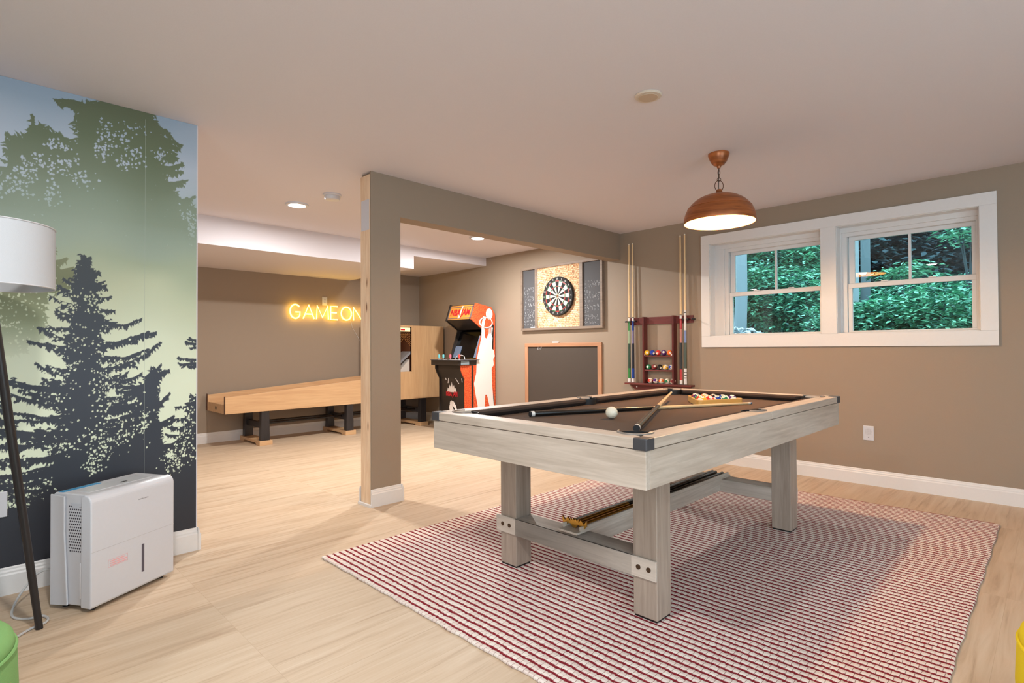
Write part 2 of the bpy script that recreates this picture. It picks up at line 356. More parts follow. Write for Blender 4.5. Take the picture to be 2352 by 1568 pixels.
# ================================================================ rug
def rug_mat():
    m = bpy.data.materials.new('rug_weave'); m.use_nodes = True; nt = m.node_tree; b = nt.nodes['Principled BSDF']; L = nt.links.new
    tc = nt.nodes.new('ShaderNodeTexCoord')
    wn = nt.nodes.new('ShaderNodeTexNoise'); wn.inputs['Scale'].default_value = 16; wn.inputs['Detail'].default_value = 4; L(tc.outputs['Object'], wn.inputs['Vector'])
    wa = nt.nodes.new('ShaderNodeVectorMath'); wa.operation = 'MULTIPLY_ADD'; wa.inputs[1].default_value = (.012, .016, 0); L(wn.outputs['Color'], wa.inputs[0]); L(tc.outputs['Object'], wa.inputs[2])
    rot = nt.nodes.new('ShaderNodeMapping'); rot.inputs['Rotation'].default_value = (0, 0, PI/2); L(wa.outputs[0], rot.inputs[0])
    br = nt.nodes.new('ShaderNodeTexBrick'); br.offset = .43; br.offset_frequency = 2; br.inputs['Scale'].default_value = 1
    br.inputs['Brick Width'].default_value = .0245; br.inputs['Row Height'].default_value = .036
    br.inputs['Mortar Size'].default_value = .0014; br.inputs['Mortar Smooth'].default_value = 1.0; br.inputs['Bias'].default_value = -.1
    br.inputs['Color1'].default_value = lin(250, 242, 232); br.inputs['Color2'].default_value = lin(238, 222, 212); br.inputs['Mortar'].default_value = lin(176, 128, 120)
    L(rot.outputs[0], br.inputs['Vector'])
    # continuous red rows between the loops
    sx = nt.nodes.new('ShaderNodeSeparateXYZ'); L(rot.outputs[0], sx.inputs[0])
    d = nt.nodes.new('ShaderNodeMath'); d.operation = 'DIVIDE'; d.inputs[1].default_value = .036; L(sx.outputs['Y'], d.inputs[0])
    pp = nt.nodes.new('ShaderNodeMath'); pp.operation = 'PINGPONG'; pp.inputs[1].default_value = .5; L(d.outputs[0], pp.inputs[0])
    n2 = nt.nodes.new('ShaderNodeTexNoise'); n2.inputs['Scale'].default_value = 85; n2.inputs['Detail'].default_value = 3; L(tc.outputs['Object'], n2.inputs['Vector'])
    ad = nt.nodes.new('ShaderNodeMath'); ad.operation = 'MULTIPLY_ADD'; ad.inputs[1].default_value = .40; L(n2.outputs['Fac'], ad.inputs[0]); L(pp.outputs[0], ad.inputs[2])
    rr = nt.nodes.new('ShaderNodeValToRGB'); rr.color_ramp.elements[0].position = .325; rr.color_ramp.elements[0].color = (1,1,1,1); rr.color_ramp.elements[1].position = .42; rr.color_ramp.elements[1].color = (0,0,0,1)
    L(ad.outputs[0], rr.inputs[0])
    rd = nt.nodes.new('ShaderNodeMix'); rd.data_type = 'RGBA'; rd.inputs[6].default_value = lin(96, 26, 34); rd.inputs[7].default_value = lin(186, 60, 72); L(n2.outputs['Fac'], rd.inputs[0])
    mx = nt.nodes.new('ShaderNodeMix'); mx.data_type = 'RGBA'; L(rr.outputs[0], mx.inputs[0]); L(br.outputs['Color'], mx.inputs[6]); L(rd.outputs[2], mx.inputs[7])
    n3 = nt.nodes.new('ShaderNodeTexNoise'); n3.inputs['Scale'].default_value = 260; L(tc.outputs['Object'], n3.inputs['Vector'])
    m2 = nt.nodes.new('ShaderNodeMix'); m2.data_type = 'RGBA'; m2.blend_type = 'MULTIPLY'; m2.inputs[7].default_value = (.74, .68, .68, 1)
    L(n3.outputs['Fac'], m2.inputs[0]); L(mx.outputs[2], m2.inputs[6]); L(m2.outputs[2], b.inputs['Base Color'])
    b.inputs['Roughness'].default_value = .95; b.inputs['Specular IOR Level'].default_value = .1
    hh = nt.nodes.new('ShaderNodeMath'); hh.operation = 'MULTIPLY_ADD'; hh.inputs[1].default_value = -.25; L(br.outputs['Fac'], hh.inputs[0]); L(pp.outputs[0], hh.inputs[2])
    bp = nt.nodes.new('ShaderNodeBump'); bp.inputs['Strength'].default_value = .9; bp.inputs['Distance'].default_value = .007; L(hh.outputs[0], bp.inputs['Height']); L(bp.outputs[0], b.inputs['Normal'])
    return m
RX0, RX1, RY0, RY1 = 1.372, 4.575, .275, 2.822
rb = MB(); edge = []                                   # slightly wavy outline
def wob(t): return .0028*math.sin(t*9.1)+.0015*math.sin(t*23.7+1)
N = 60
for i in range(N): edge.append((RX0+(RX1-RX0)*i/N, RY0+wob(i*.1)))
for i in range(N): edge.append((RX1+wob(i*.13+2), RY0+(RY1-RY0)*i/N))
for i in range(N): edge.append((RX1-(RX1-RX0)*i/N, RY1+wob(i*.1+5)))
for i in range(N): edge.append((RX0+wob(i*.17+1), RY1-(RY1-RY0)*i/N))
rb.prism(edge, 'z', .0005, .011)
rug = rb.build('woven_rug', rug_mat(), None, .004)
tag(rug, 'red and white woven rug under the pool table', 'rug')

# ================================================================ pool table
TL, TWD, ZT, ZBED = 2.281, 1.216, .795, .756           # heights above the rug top
RZ = .0115
table = thing('pool_table', 'grey oak pool table with charcoal brown felt standing on the rug', 'pool table', (2.80, 1.607, RZ), -.0054)
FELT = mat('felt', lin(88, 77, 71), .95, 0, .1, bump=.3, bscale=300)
FELT_D = mat('felt_cushion_shaded', lin(66, 57, 53), .95, 0, .1, bump=.3, bscale=300)  # darker copy of the bed felt; shade on the cushion faces is in the colour
hl, hw = TL/2, TWD/2
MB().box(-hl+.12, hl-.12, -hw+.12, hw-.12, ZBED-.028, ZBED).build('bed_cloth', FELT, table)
RW, CW, PR = .092, .046, .062                           # rail wood, cushion, pocket radius
ax_, ay_ = hl-.150, hw-.150                             # corner pocket centres
pockets = [(sx*(hl-.118), sy*(hw-.118), 0) for sx in (-1, 1) for sy in (-1, 1)]+[(0, sy*(hw-.088), 1) for sy in (-1, 1)]
cut = .118
# wooden rails: four long-side pieces and two ends with the corners taken by caps
def rail(name, poly, m_):
    return MB().prism(poly, 'z', ZT-.038, ZT).build(name, m_, table, .003)
def arcpts(cx, cy, r, a0, a1, n=8):
    return [(cx+r*math.cos(a0+(a1-a0)*i/n), cy+r*math.sin(a0+(a1-a0)*i/n)) for i in range(n+1)]
CS = .052
for sy in (-1, 1):
    for s0 in (-1, 1):
        # piece from side pocket to corner
        P = [(s0*.000, sy*hw), (s0*(hl-CS), sy*hw), (s0*(hl-CS), sy*(hw-CS)), (s0*(hl-cut-.02), sy*(hw-RW+.012)), (s0*(hl-cut-.055), sy*(hw-RW)), (s0*.075, sy*(hw-RW)), (s0*.055, sy*(hw-RW+.02)), (0, sy*(hw-RW+.040))]
        if s0*sy < 0: P = P[::-1]
        rail('side_rail', P, M_TABLE_X)
for sx in (-1, 1):
    P = [(sx*hl, -(hw-CS)), (sx*hl, hw-CS), (sx*(hl-CS), hw-CS), (sx*(hl-RW+.012), hw-cut-.02), (sx*(hl-RW), hw-cut-.055), (sx*(hl-RW), -(hw-cut-.055)), (sx*(hl-RW+.012), -(hw-cut-.02)), (sx*(hl-CS), -(hw-CS))]
    rail('end_rail', P, M_TABLE_Y)
    for sy in (-1, 1):                                  # corner caps
        c = MB(); e = .003
        xa, xb = sorted((sx*(hl+e), sx*(hl-CS))); ya, yb = sorted((sy*(hw+e), sy*(hw-CS)))
        c.box(xa, xb, ya, yb, ZT-.041, ZT+.002)
        c.build('corner_cap', M_DARKMETAL, table, .004)
# cushions: triangular profile, nose 3 cm below... tapered ends
def cushion(a0, a1, ax, pos, sgn, d0, d1):
    """from a0 to a1 along ax; back at pos, nose towards sgn; d0/d1 = how much the nose is shorter at each end"""
    mb = MB(); zt = ZT-.001
    prof = [(0, zt), (CW, zt-.006), (CW, zt-.018), (CW-.022, ZBED+.001), (0, ZBED+.001)]
    A, B = [], []
    for (d, z) in prof:
        f = d/CW
        pa, pb = a0+d0*f, a1-d1*f
        q = pos+sgn*d
        A.append(mb.b.verts.new((pa, q, z) if ax == 'x' else (q, pa, z))); B.append(mb.b.verts.new((pb, q, z) if ax == 'x' else (q, pb, z)))
    mb.b.faces.new(A); mb.b.faces.new(B[::-1])
    for i in range(5): mb.b.faces.new((A[i], B[i], B[(i+1) % 5], A[(i+1) % 5]))
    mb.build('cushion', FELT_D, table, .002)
for sy in (-1, 1):
    cushion(.058, hl-cut-.055, 'x', sy*(hw-RW), -sy, .010, .045)
    cushion(-(hl-cut-.055), -.058, 'x', sy*(hw-RW), -sy, .045, .010)
for sx in (-1, 1):
    cushion(-(hw-cut-.055), hw-cut-.055, 'y', sx*(hl-RW), -sx, .045, .045)
# pockets: a dark leather cup with a chromed rim
LEATHER = mat('pocket_leather', lin(22, 22, 24), .5); RIM = mat('pocket_rim', lin(128, 120, 112), .45, .2)
for px, py, side in pockets:
    a = math.atan2(py, px) if not side else math.copysign(PI/2, py)
    rr = PR if not side else .056
    cup = MB(); cup.lathe([(rr, ZT-.004), (rr+.004, ZT-.004), (rr+.004, ZT-.05), (rr*.9, ZT-.14), (0, ZT-.145), (0, ZT-.14), (rr*.86, ZT-.135), (rr, ZT-.05), (rr, ZT-.004)], (px, py, 0), 28)
    cupo = cup.build('pocket', LEATHER, table)
    arc = 1.75 if not side else 1.5
    pts = [(px+(rr+.002)*math.cos(a-arc+2*arc*i/20), py+(rr+.002)*math.sin(a-arc+2*arc*i/20), ZT+.001) for i in range(21)]
    MB().tube(pts, .0050, 8).build('pocket_rim', RIM, cupo)
# rail sights
sg = mat('sight_pearl', lin(240, 238, 232), .2)
for sy in (-1, 1):
    for k in (-3, -2, -1, 1, 2, 3):
        MB().cyl((k*hl*.245, sy*(hw-.045), ZT), .004, .0006, n=10).build('rail_sight', sg, table)
for sx in (-1, 1):
    for k in (-1, 0, 1):
        MB().cyl((sx*(hl-.045), k*hw*.46, ZT), .004, .0006, n=10).build('rail_sight', sg, table)
# apron
za0, za1 = .618, ZT-.041
API = .004
for sy in (-1, 1):
    y0, y1 = sorted((sy*(hw-API), sy*(hw-API-.026)))
    MB().box(-hl+API+.0265, hl-API-.0265, y0, y1, za0, za1).build('side_apron', M_TABLE_X, table, .002)
for sx in (-1, 1):
    x0, x1 = sorted((sx*(hl-API), sx*(hl-API-.026)))
    MB().box(x0, x1, -hw+API, hw-API, za0, za1+.0005).build('end_apron', M_TABLE_Y, table, .002)
MB().box(-hl+.06, hl-.06, -hw+.06, hw-.06, ZBED-.115, ZBED-.05).build('slate_frame', mat('slate_frame', lin(70, 60, 52), .8), table)
# legs with black foot pads
for sx in (-1, 1):
    for sy in (-1, 1):
        cx, cy, q = sx*.763, sy*.399, .0555
        lg = MB().box(cx-q, cx+q, cy-q, cy+q, .008, za0+.02).build('leg', M_TABLE_Z, table, .003)
        MB().box(cx-q+.004, cx+q-.004, cy-q+.004, cy+q-.004, 0, .0085).build('foot_pad', M_BLACK, lg)
for sx in (-1, 1):
    o_, i_ = sx*(.763+.0555+.010), sx*(.763-.0555)
    x0, x1 = sorted((o_, i_))
    cb = MB(); xf0, xf1 = sorted((o_, sx*(.763+.0555)))
    cb.box(xf0, xf1, -.4555, .478, .168, .250)
    cb.box(x0+.0, x1, -.3435, .3435, .168, .250)
    cbo = cb.build('cross_bar', M_TABLE_Y, table, .002)
    for sy in (-1, 1):
        for dy in (-.024, .024):
            bb = MB(); bb.lathe([(0, 0), (.0105, 0), (.0105, sx*.0022), (.006, sx*.0022), (.005, sx*.0006), (0, sx*.0006)], (o_, sy*.402+dy+.004, .210), 16, 'x')
            bb.build('bolt', mat('bolt_bronze', lin(92, 74, 58), .35, .8), cbo)
st = MB(); st.box(-.7075, .7075, -.022, .022, .172, .262); st.build('stretcher', M_TABLE_X, table, .002)
tr = MB(); tr.box(-.83, .79, -.055, .055, .262, .272); tr.box(-.80, .76, -.055, -.045, .272, .292); tr.box(-.80, .76, .045, .055, .272, .292)
tr.build('stick_tray', M_TABLE_X, table, .0015)

# ---- bridge sticks lying in the tray
def bridge(y, label, flip):
    t = thing('bridge_stick', label, 'bridge stick', (2.80, 1.607+y, RZ+.2722), -.0054, 'bridge sticks in the tray under the table')
    MB().tube([(-.74, 0, .011), (.1, 0, .010), (.74, 0, .011)], [.0085, .0095, .0105], 14).build('shaft', mat('black_lacquer', lin(20, 16, 14), .22), t)
    MB().tube([(-.76, 0, .011), (-.30, 0, .011)], [.0108, .0112], 14).build('ferrule_sleeve', M_BRASS, t)
    h = MB(); X = -.775
    prof = []                                             # notched bridge head: five prongs on two feet
    n = 7
    for k in range(n):
        yy = -.048+.096*k/(n-1); prof.append((yy, .045 if k % 2 == 0 else .028))
    poly = [(-.048, .020)]+[(-.030, 0.001), (-.022, .001), (-.020, .016), (.020, .016), (.022, .001), (.030, .001)]+[(.048, .020)]+prof[::-1]
    h.prism(poly, 'x', X-.004, X+.004)
    h.build('bridge_head', M_BRASS, t, .0015)
bridge(-.022, 'bridge stick with brass notched head, nearer the long side facing us', 0)
bridge(.024, 'bridge stick with brass notched head, behind its twin in the tray', 1)

# ================================================================ cues and balls on the table
def cue(name, label, p0, p1, butt_mats, group=None, cat='cue', split=None, butt_r=.0142, tip_r=.0065):
    """p0 = butt end, p1 = tip; local z runs from butt to tip"""
    p0, p1 = Vector(p0), Vector(p1); d = p1-p0; Lc = d.length
    t = thing(name, label, cat, p0, 0, group); t.rotation_mode = 'QUATERNION'; t.rotation_quaternion = d.to_track_quat('Z', 'Y')
    R = lambda z: butt_r+(tip_r-butt_r)*z/Lc
    for (nm, z0, z1, m_) in butt_mats:
        r0, r1 = R(z0), R(z1)
        MB().tube([(0, 0, z0), (0, 0, z1)], [r0, r1], 18).build(nm, m_, t)
    return t
C_BUMP = mat('rubber_bumper', lin(30, 32, 36), .6); C_RING = mat('white_ring', lin(228, 226, 222), .35)
C_BLK = mat('cue_black', lin(28, 24, 22), .25); C_WRAP = mat('cue_wrap', lin(38, 34, 34), .6); C_TIP = mat('cue_tip', lin(96, 120, 150), .9)
C_FER = mat('cue_ferrule', lin(240, 232, 214), .3)
BED = RZ+ZBED
def cue_parts(a, Lc=1.47):
    return [('bumper', -.008, 0, C_BUMP), ('butt_ring', 0, .018, C_RING), ('butt', .018, a, C_BLK), ('shaft', a, Lc-.03, M_SHAFT), ('ferrule', Lc-.03, Lc-.012, C_FER), ('tip', Lc-.012, Lc, C_TIP)]
cue('pool_cue', 'dark-butted pool cue lying across the felt behind the cue ball', (2.078, 1.936, BED+.0155), (3.450, 1.350, BED+.0085), cue_parts(.76, 1.49))
cue('pool_cue', 'pool cue with its butt in the near corner pocket, crossing over the other cue', (1.975, 1.243, BED+.0215), (3.345, 1.835, BED+.0560), cue_parts(.735, 1.49))

BC = {1: (240, 180, 40), 2: (24, 60, 160), 3: (214, 50, 36), 4: (74, 30, 110), 5: (240, 110, 40), 6: (14, 120, 76), 7: (130, 30, 34), 8: (18, 18, 18)}
BMAT = {}
def ball_mat(n):
    if n in BMAT: return BMAT[n]
    col = lin(*BC[(n-1) % 8+1]) if n > 8 else lin(*BC[n])
    m = bpy.data.materials.new('ball_enamel_%s' % ('striped' if n > 8 else 'solid')); m.use_nodes = True; nt = m.node_tree; b = nt.nodes['Principled BSDF']; L = nt.links.new
    b.inputs['Roughness'].default_value = .07; b.inputs['Coat Weight'].default_value = .6
    tc = nt.nodes.new('ShaderNodeTexCoord'); sp = nt.nodes.new('ShaderNodeSeparateXYZ'); L(tc.outputs['Object'], sp.inputs[0])
    # number spot on the +x and -x poles, stripe about the z = 0 circle
    ab = nt.nodes.new('ShaderNodeMath'); ab.operation = 'ABSOLUTE'; L(sp.outputs['X'], ab.inputs[0])
    gt = nt.nodes.new('ShaderNodeMath'); gt.operation = 'GREATER_THAN'; gt.inputs[1].default_value = .0285*.91; L(ab.outputs[0], gt.inputs[0])
    mx = nt.nodes.new('ShaderNodeMix'); mx.data_type = 'RGBA'; mx.inputs[6].default_value = col; mx.inputs[7].default_value = lin(244, 238, 220); L(gt.outputs[0], mx.inputs[0])
    out = mx.outputs[2]
    if n > 8:
        az = nt.nodes.new('ShaderNodeMath'); az.operation = 'ABSOLUTE'; L(sp.outputs['Z'], az.inputs[0])
        g2 = nt.nodes.new('ShaderNodeMath'); g2.operation = 'GREATER_THAN'; g2.inputs[1].default_value = .0285*.52; L(az.outputs[0], g2.inputs[0])
        m2 = nt.nodes.new('ShaderNodeMix'); m2.data_type = 'RGBA'; L(g2.outputs[0], m2.inputs[0]); L(out, m2.inputs[6]); m2.inputs[7].default_value = lin(244, 238, 220); out = m2.outputs[2]
    L(out, b.inputs['Base Color']); BMAT[n] = m; return m
NUM_INK = mat('number_ink', lin(16, 16, 18), .3)
def ball(n, loc, rot, label, group):
    t = MB().sphere((0, 0, 0), .0285, 32).build('pool_ball', ball_mat(n), None)
    t.location = loc; t.rotation_euler = rot; tag(t, label, 'pool ball', group)
    text('number', str(n), .0135, NUM_INK, t, basis((.02845, 0, 0), (0, 1, 0), (0, 0, 1)), .0003)
    return t
cb = MB().sphere((0, 0, 0), .0305, 40).build('cue_ball', M_BALLW, None); cb.location = (2.333*.985, 1.614*.985, BED+.0306)
tag(cb, 'ivory cue ball on the felt against the dark cue butt', 'cue ball')

# triangle rack with fifteen balls
A_, B_, C_ = Vector((3.116, 1.536, 0)), Vector((3.466, 1.381, 0)), None
d = (B_-A_); s_ = d.length; ang = math.atan2(d.y, d.x)
tri = thing('triangle_rack', 'light wood triangle rack holding balls at the far end of the felt', 'ball rack', (A_.x, A_.y, BED+.001), ang)
Lr = .352
V = [Vector((0, 0)), Vector((Lr, 0)), Vector((Lr/2, Lr*.866))]
cen = sum(V, Vector((0, 0)))/3
def off(k): return [cen+(v-cen)*k for v in V]
def rounded(vs_, r):
    out = []
    for i in range(3):
        p, a, b_ = vs_[i], vs_[i-1], vs_[(i+1) % 3]
        u, v = (a-p).normalized()*r, (b_-p).normalized()*r
        for k in range(7):
            t = k/6; out.append(tuple((p+u)*(1-t)**2+p*2*t*(1-t)+(p+v)*t*t))
    return out
outer, inner = rounded(off(1.06), .05), rounded(off(.96), .045)
RACKW = wood('rack_wood', lin(238, 192, 112), lin(206, 150, 76), 'x', 1.5, .3)
rk = MB(); zt, zb = .037, 0; n_ = len(outer)
vo0 = [rk.b.verts.new((*p, zb)) for p in outer]; vo1 = [rk.b.verts.new((*p, zt)) for p in outer]; vi0 = [rk.b.verts.new((*p, zb)) for p in inner]; vi1 = [rk.b.verts.new((*p, zt)) for p in inner]
for i in range(n_):
    j = (i+1) % n_
    for q in ((vo0[i], vo0[j], vo1[j], vo1[i]), (vi0[j], vi0[i], vi1[i], vi1[j]), (vo1[i], vo1[j], vi1[j], vi1[i]), (vo0[j], vo0[i], vi0[i], vi0[j])): rk.b.faces.new(q)
rk.build('frame', RACKW, tri, .002)
order = [9, 11, 10, 14, 12, 3, 13, 8, 2, 6, 1, 15, 4, 5, 7]
names = {1: 'yellow', 2: 'blue', 3: 'red', 4: 'purple', 5: 'orange', 6: 'green', 7: 'maroon', 8: 'black', 9: 'yellow striped', 10: 'blue striped', 11: 'red striped', 12: 'purple striped', 13: 'orange striped', 14: 'green striped', 15: 'maroon striped'}
R3 = Matrix.Rotation(ang, 3, 'Z'); k = 0; dd = .0574
rowname = ['front row nearest the long cue', 'second row', 'third row', 'fourth row', 'far point']
for row in range(5):
    for j in range(5-row):
        n = order[k]; k += 1
        lx = cen.x+(j-(4-row)/2)*dd; ly = cen.y-.3333*4*dd*.866+row*dd*.866
        p = R3 @ Vector((lx, ly, 0))+A_
        look = -PI+math.atan2(p.y, p.x)
        rnd = random.Random(n*3+1)
        ball(n, (p.x, p.y, BED+.0296), (rnd.uniform(-.9, .9), -.9+rnd.uniform(-.3, .2), look+rnd.uniform(-.5, .5)), '%s pool ball in the triangle rack, %s' % (names[n], rowname[row]), 'balls in the triangle rack')

# ================================================================ pendant lamp
def copper():
    m = wood('brushed_copper', lin(196, 116, 62), lin(104, 54, 30), 'x', .8, .34, 3)
    nt = m.node_tree; b = nt.nodes['Principled BSDF']; b.inputs['Metallic'].default_value = .35
    for n in nt.nodes:
        if n.type == 'MAPPING': n.inputs['Scale'].default_value = (2, 2, 26)
    return m
COP = copper()
px, py = 3.522, 1.575
pen = thing('pendant_lamp', 'copper dome pendant lamp with cream inside hanging from the ceiling', 'pendant lamp', (px, py, H))
MB().lathe([(0, 0), (.066, 0), (.067, -.010), (.058, -.035), (.048, -.058), (.034, -.074), (.014, -.084), (.010, -.096), (0, -.096)], n=36).build('canopy', COP, pen)
ch = MB()
for k, (z, r1, r2) in enumerate([(-.106, .012, .007), (-.126, .015, .007), (-.150, .016, .007), (-.171, .012, .012)]):
    a = 0 if k % 2 == 0 else PI/2
    ch.tube([(r2*math.cos(t)*math.cos(a+.6), r2*math.cos(t)*math.sin(a+.6), z+r1*math.sin(t)) for t in [2*PI*i/14 for i in range(14)]], .0018, 6, True)
ch.build('chain', mat('aged_bronze', lin(88, 54, 36), .4, .7), pen)
rg = MB(); rg.tube([(.028*math.cos(t)*math.cos(-.78), .028*math.cos(t)*math.sin(-.78), -.213+.036*math.sin(t)) for t in [2*PI*i/28 for i in range(28)]], .0022, 8, True)
rg.build('hanging_ring', mat('aged_bronze', lin(88, 54, 36), .4, .7), pen)
MB().tube([(.004, .002, -.096), (-.004, 0, -.16), (.0, .003, -.22), (0, 0, -.25)], .0022, 8).build('wire', M_BLACK, pen)
R0, ZTOP, ZRIM = .224, -.268, -.446
dome = [(0, ZTOP+.03), (.018, ZTOP+.03), (.021, ZTOP+.018), (.017, ZTOP+.010), (.024, ZTOP)]
for i in range(1, 17):
    t = i/16*PI/2; r = .024+(R0-.024)*math.sin(t); z = ZTOP+(ZRIM-ZTOP)*(1-math.cos(t)); dome.append((r, z))
dome.insert(-6, (dome[-6][0]+.002, dome[-6][1]+.001))
MB().lathe(dome+[(R0-.001, ZRIM-.012)], n=64).build('shade', COP, pen)
ins = [(r-.004 if r > .03 else 0, z-.004) for r, z in dome[4:]]
so = MB().lathe(ins+[(R0-.004, ZRIM-.011)], n=64).build('shade_lining', mat('cream_lining', lin(226, 176, 110), .5), pen)
BULB = emit('warm_bulb', (1, .70, .36, 1), 40)
bu = MB(); bu.lathe([(0, -.300), (.014, -.302), (.016, -.322), (.030, -.345), (.034, -.362), (.029, -.382), (.015, -.395), (0, -.398)], n=20); bu.build('bulb', BULB, pen)
pl = bpy.data.lights.new('pendant_light', 'POINT'); pl.energy = 68; pl.color = (1, .66, .36); pl.shadow_soft_size = .04
po = bpy.data.objects.new('pendant_light', pl); C.objects.link(po); po.location = (px, py, H-.42)

# ---- ceiling lights, smoke detector, speaker
LED = emit('led_disc', (1, .95, .88, 1), 22)
for i, (x, y) in enumerate(DOWN[:2]):
    t = thing('ceiling_light', ['round flush ceiling light near the smoke detector', 'round flush ceiling light seen through the opening under the beam'][i], 'ceiling light', (x, y, H), 0, 'lit flush ceiling lights')
    MB().lathe([(.072, -.0145), (.095, -.012), (.098, 0), (0, 0), (0, -.010), (.072, -.010), (.072, -.0145)], n=40).build('trim_ring', M_WHITE, t)
    MB().lathe([(0, -.0125), (.071, -.0125), (.071, -.0105), (0, -.0105)], n=40).build('diffuser', LED, t)
for i, (x, y) in enumerate(DOWN[2:]):
    t = thing('ceiling_light', 'round flush ceiling light out of the picture, ' + ['right above the camera', 'behind the camera to the left', 'behind the camera to the right', 'hidden behind the mural wall'][i], 'ceiling light', (x, y, H), 0, 'ceiling lights out of view')
    MB().lathe([(.072, -.0145), (.095, -.012), (.098, 0), (0, 0), (0, -.010), (.072, -.010), (.072, -.0145)], n=40).build('trim_ring', M_WHITE, t)
    MB().lathe([(0, -.0125), (.071, -.0125), (.071, -.0105), (0, -.0105)], n=40).build('diffuser', LED, t)
sd = thing('smoke_detector', 'white smoke detector on the ceiling beside the lit downlight', 'smoke detector', (2.155, 4.232, H))
MB().lathe([(0, 0), (.074, 0), (.075, -.010), (.070, -.014), (0, -.014)], n=36).build('base', M_WHITE, sd)
MB().lathe([(0, -.014), (.062, -.014), (.063, -.030), (.056, -.044), (.03, -.047), (0, -.047)], n=36).build('cover', M_WHITE, sd)
cv = thing('ceiling_disc', 'round flat beige cap on the ceiling in front of the pendant', 'ceiling cover', (2.449, 1.457, H))
MB().lathe([(0, 0), (.066, 0), (.068, -.004), (.062, -.010), (0, -.012)], n=40).build('plate', mat('cap_plate', lin(214, 200, 184), .5), cv)
MB().lathe([(0, -.010), (.048, -.0115), (.046, -.014), (0, -.015)], n=36).build('center_disc', mat('cap_disc', lin(196, 174, 150), .5), cv)

# ================================================================ wall cue rack
MAH = wood('mahogany', lin(108, 48, 44), lin(66, 22, 22), 'z', 1.5, .3)
MAH_Y = wood('mahogany_y', lin(124, 62, 58), lin(84, 34, 32), 'y', 1.5, .3)
rack = thing('cue_rack', 'dark red mahogany wall rack for cues and pool balls', 'cue rack', (XW, 2.975, .72))
D_ = .075
def rb_(name, x0, x1, y0, y1, z0, z1, m_, bv=.002):
    return MB().box(x0, x1, y0, y1, z0-.72, z1-.72).build(name, m_, rack, bv)
rb_('side_board', -D_, -.001, .160, .180, .745, 1.452, MAH); rb_('side_board', -D_, -.001, -.185, -.165, .745, 1.452, MAH)
rb_('top_board', -.018, -.001, -.37, .37, 1.372, 1.448, MAH_Y)
rb_('shelf', -D_+.006, -.001, -.165, .160, 1.026, 1.040, MAH_Y); rb_('shelf', -D_+.006, -.001, -.165, .160, .876, .890, MAH_Y)
rb_('base_shelf', -D_-.012, -.001, -.375, .400, .727, .745, MAH_Y)
bp_ = MB(); bp_.prism([(-.355, .727-.72), (.38, .727-.72), (.31, .67-.72), (-.29, .67-.72)], 'x', -.020, -.001); bp_.build('back_plate', MAH_Y, rack, .002)
for y0 in (-.335, .335):
    pgs = MB(); sgn = 1 if y0 > 0 else -1
    for yy in (y0-.055, y0, y0+.050): pgs.lathe([(0, 0), (.008, 0), (.008, -.048), (.011, -.056), (0, -.060)], (-.018, yy, 1.408-.72), 12, 'x')
    pgs.build('cue_clip', mat('clip_black', lin(20, 16, 18), .4), rack)
for yy in (.285, -.225):
    MB().cyl((-.020, yy, .70-.72), .008, -.004, 'x', 14).build('screw_cap', M_TRIM, rack)
def ybuild(label, y, cols, z0=.7465, Lc=1.52):
    t = cue('pool_cue', label, (XW-.052, y, z0+.004), (XW-.040, y+.002, z0+Lc), [], 'cues standing in the wall rack')
    R = lambda z: .0135+(.006-.0135)*z/Lc
    for nm, a, b_, m_ in cols: MB().tube([(0, 0, a), (0, 0, b_)], [R(a)+.0008, R(b_)+.0008], 16).build(nm, m_, t)
g1, g2_, b1_, r1_ = mat('cue_green', lin(52, 128, 62), .25), mat('cue_pale_green', lin(150, 172, 138), .3), mat('cue_blue', lin(34, 66, 150), .25), mat('cue_red', lin(186, 52, 50), .25)
w1, gy = mat('cue_white', lin(226, 222, 220), .3), mat('cue_grey', lin(70, 84, 76), .5)
lv, pk = mat('cue_lavender', lin(128, 118, 150), .3), mat('cue_salmon', lin(190, 128, 112), .3)
def cols(c1, c2, c3, c4):
    return [('butt_cap', 0, .040, w1), ('butt_sleeve', .040, .150, c1), ('wrap', .150, .420, c2), ('forearm', .420, .560, c3), ('upper_forearm', .560, .665, c4), ('joint_collar', .665, .700, w1), ('joint_ring', .700, .706, C_BLK), ('shaft', .706, 1.50, M_SHAFT), ('tip', 1.50, 1.512, C_FER)]
ybuild('wall cue with a green butt, leftmost in the mahogany rack', 3.332, cols(g1, mat('cue_dark_green', lin(34, 66, 48), .5), g2_, g1))
ybuild('wall cue with a blue butt beside the green one', 3.285, cols(b1_, mat('cue_navy', lin(30, 34, 48), .5), lv, b1_))
ybuild('wall cue with a red butt right of the rack shelves', 2.722, cols(r1_, mat('cue_charcoal', lin(40, 40, 40), .5), pk, r1_))
wc = [('butt_cap', 0, .040, w1), ('butt_sleeve', .040, .16, w1), ('wrap', .16, .42, gy), ('forearm', .42, .545, mat('cue_sky', lin(120, 138, 186), .3)), ('upper_forearm', .545, .72, w1), ('joint_ring', .72, .728, C_BLK), ('joint_collar', .728, .752, w1), ('shaft', .752, 1.512, M_SHAFT), ('tip', 1.512, 1.522, C_FER)]
for k in range(3): wc.append(('sleeve_mark', .06+.028*k, .07+.028*k, C_BLK))
ybuild('wall cue with a white and sky-blue butt, rightmost in the mahogany rack', 2.674, wc)
rows = [(1.040, [1, 2, 3, 4, 5], 3.115, .066, 'top shelf'), (.890, [6, 7, 8, 9, 10], 3.098, .066, 'middle shelf'), (.745, [11, 12, 13, 14, 15], 3.080, .066, 'bottom shelf')]
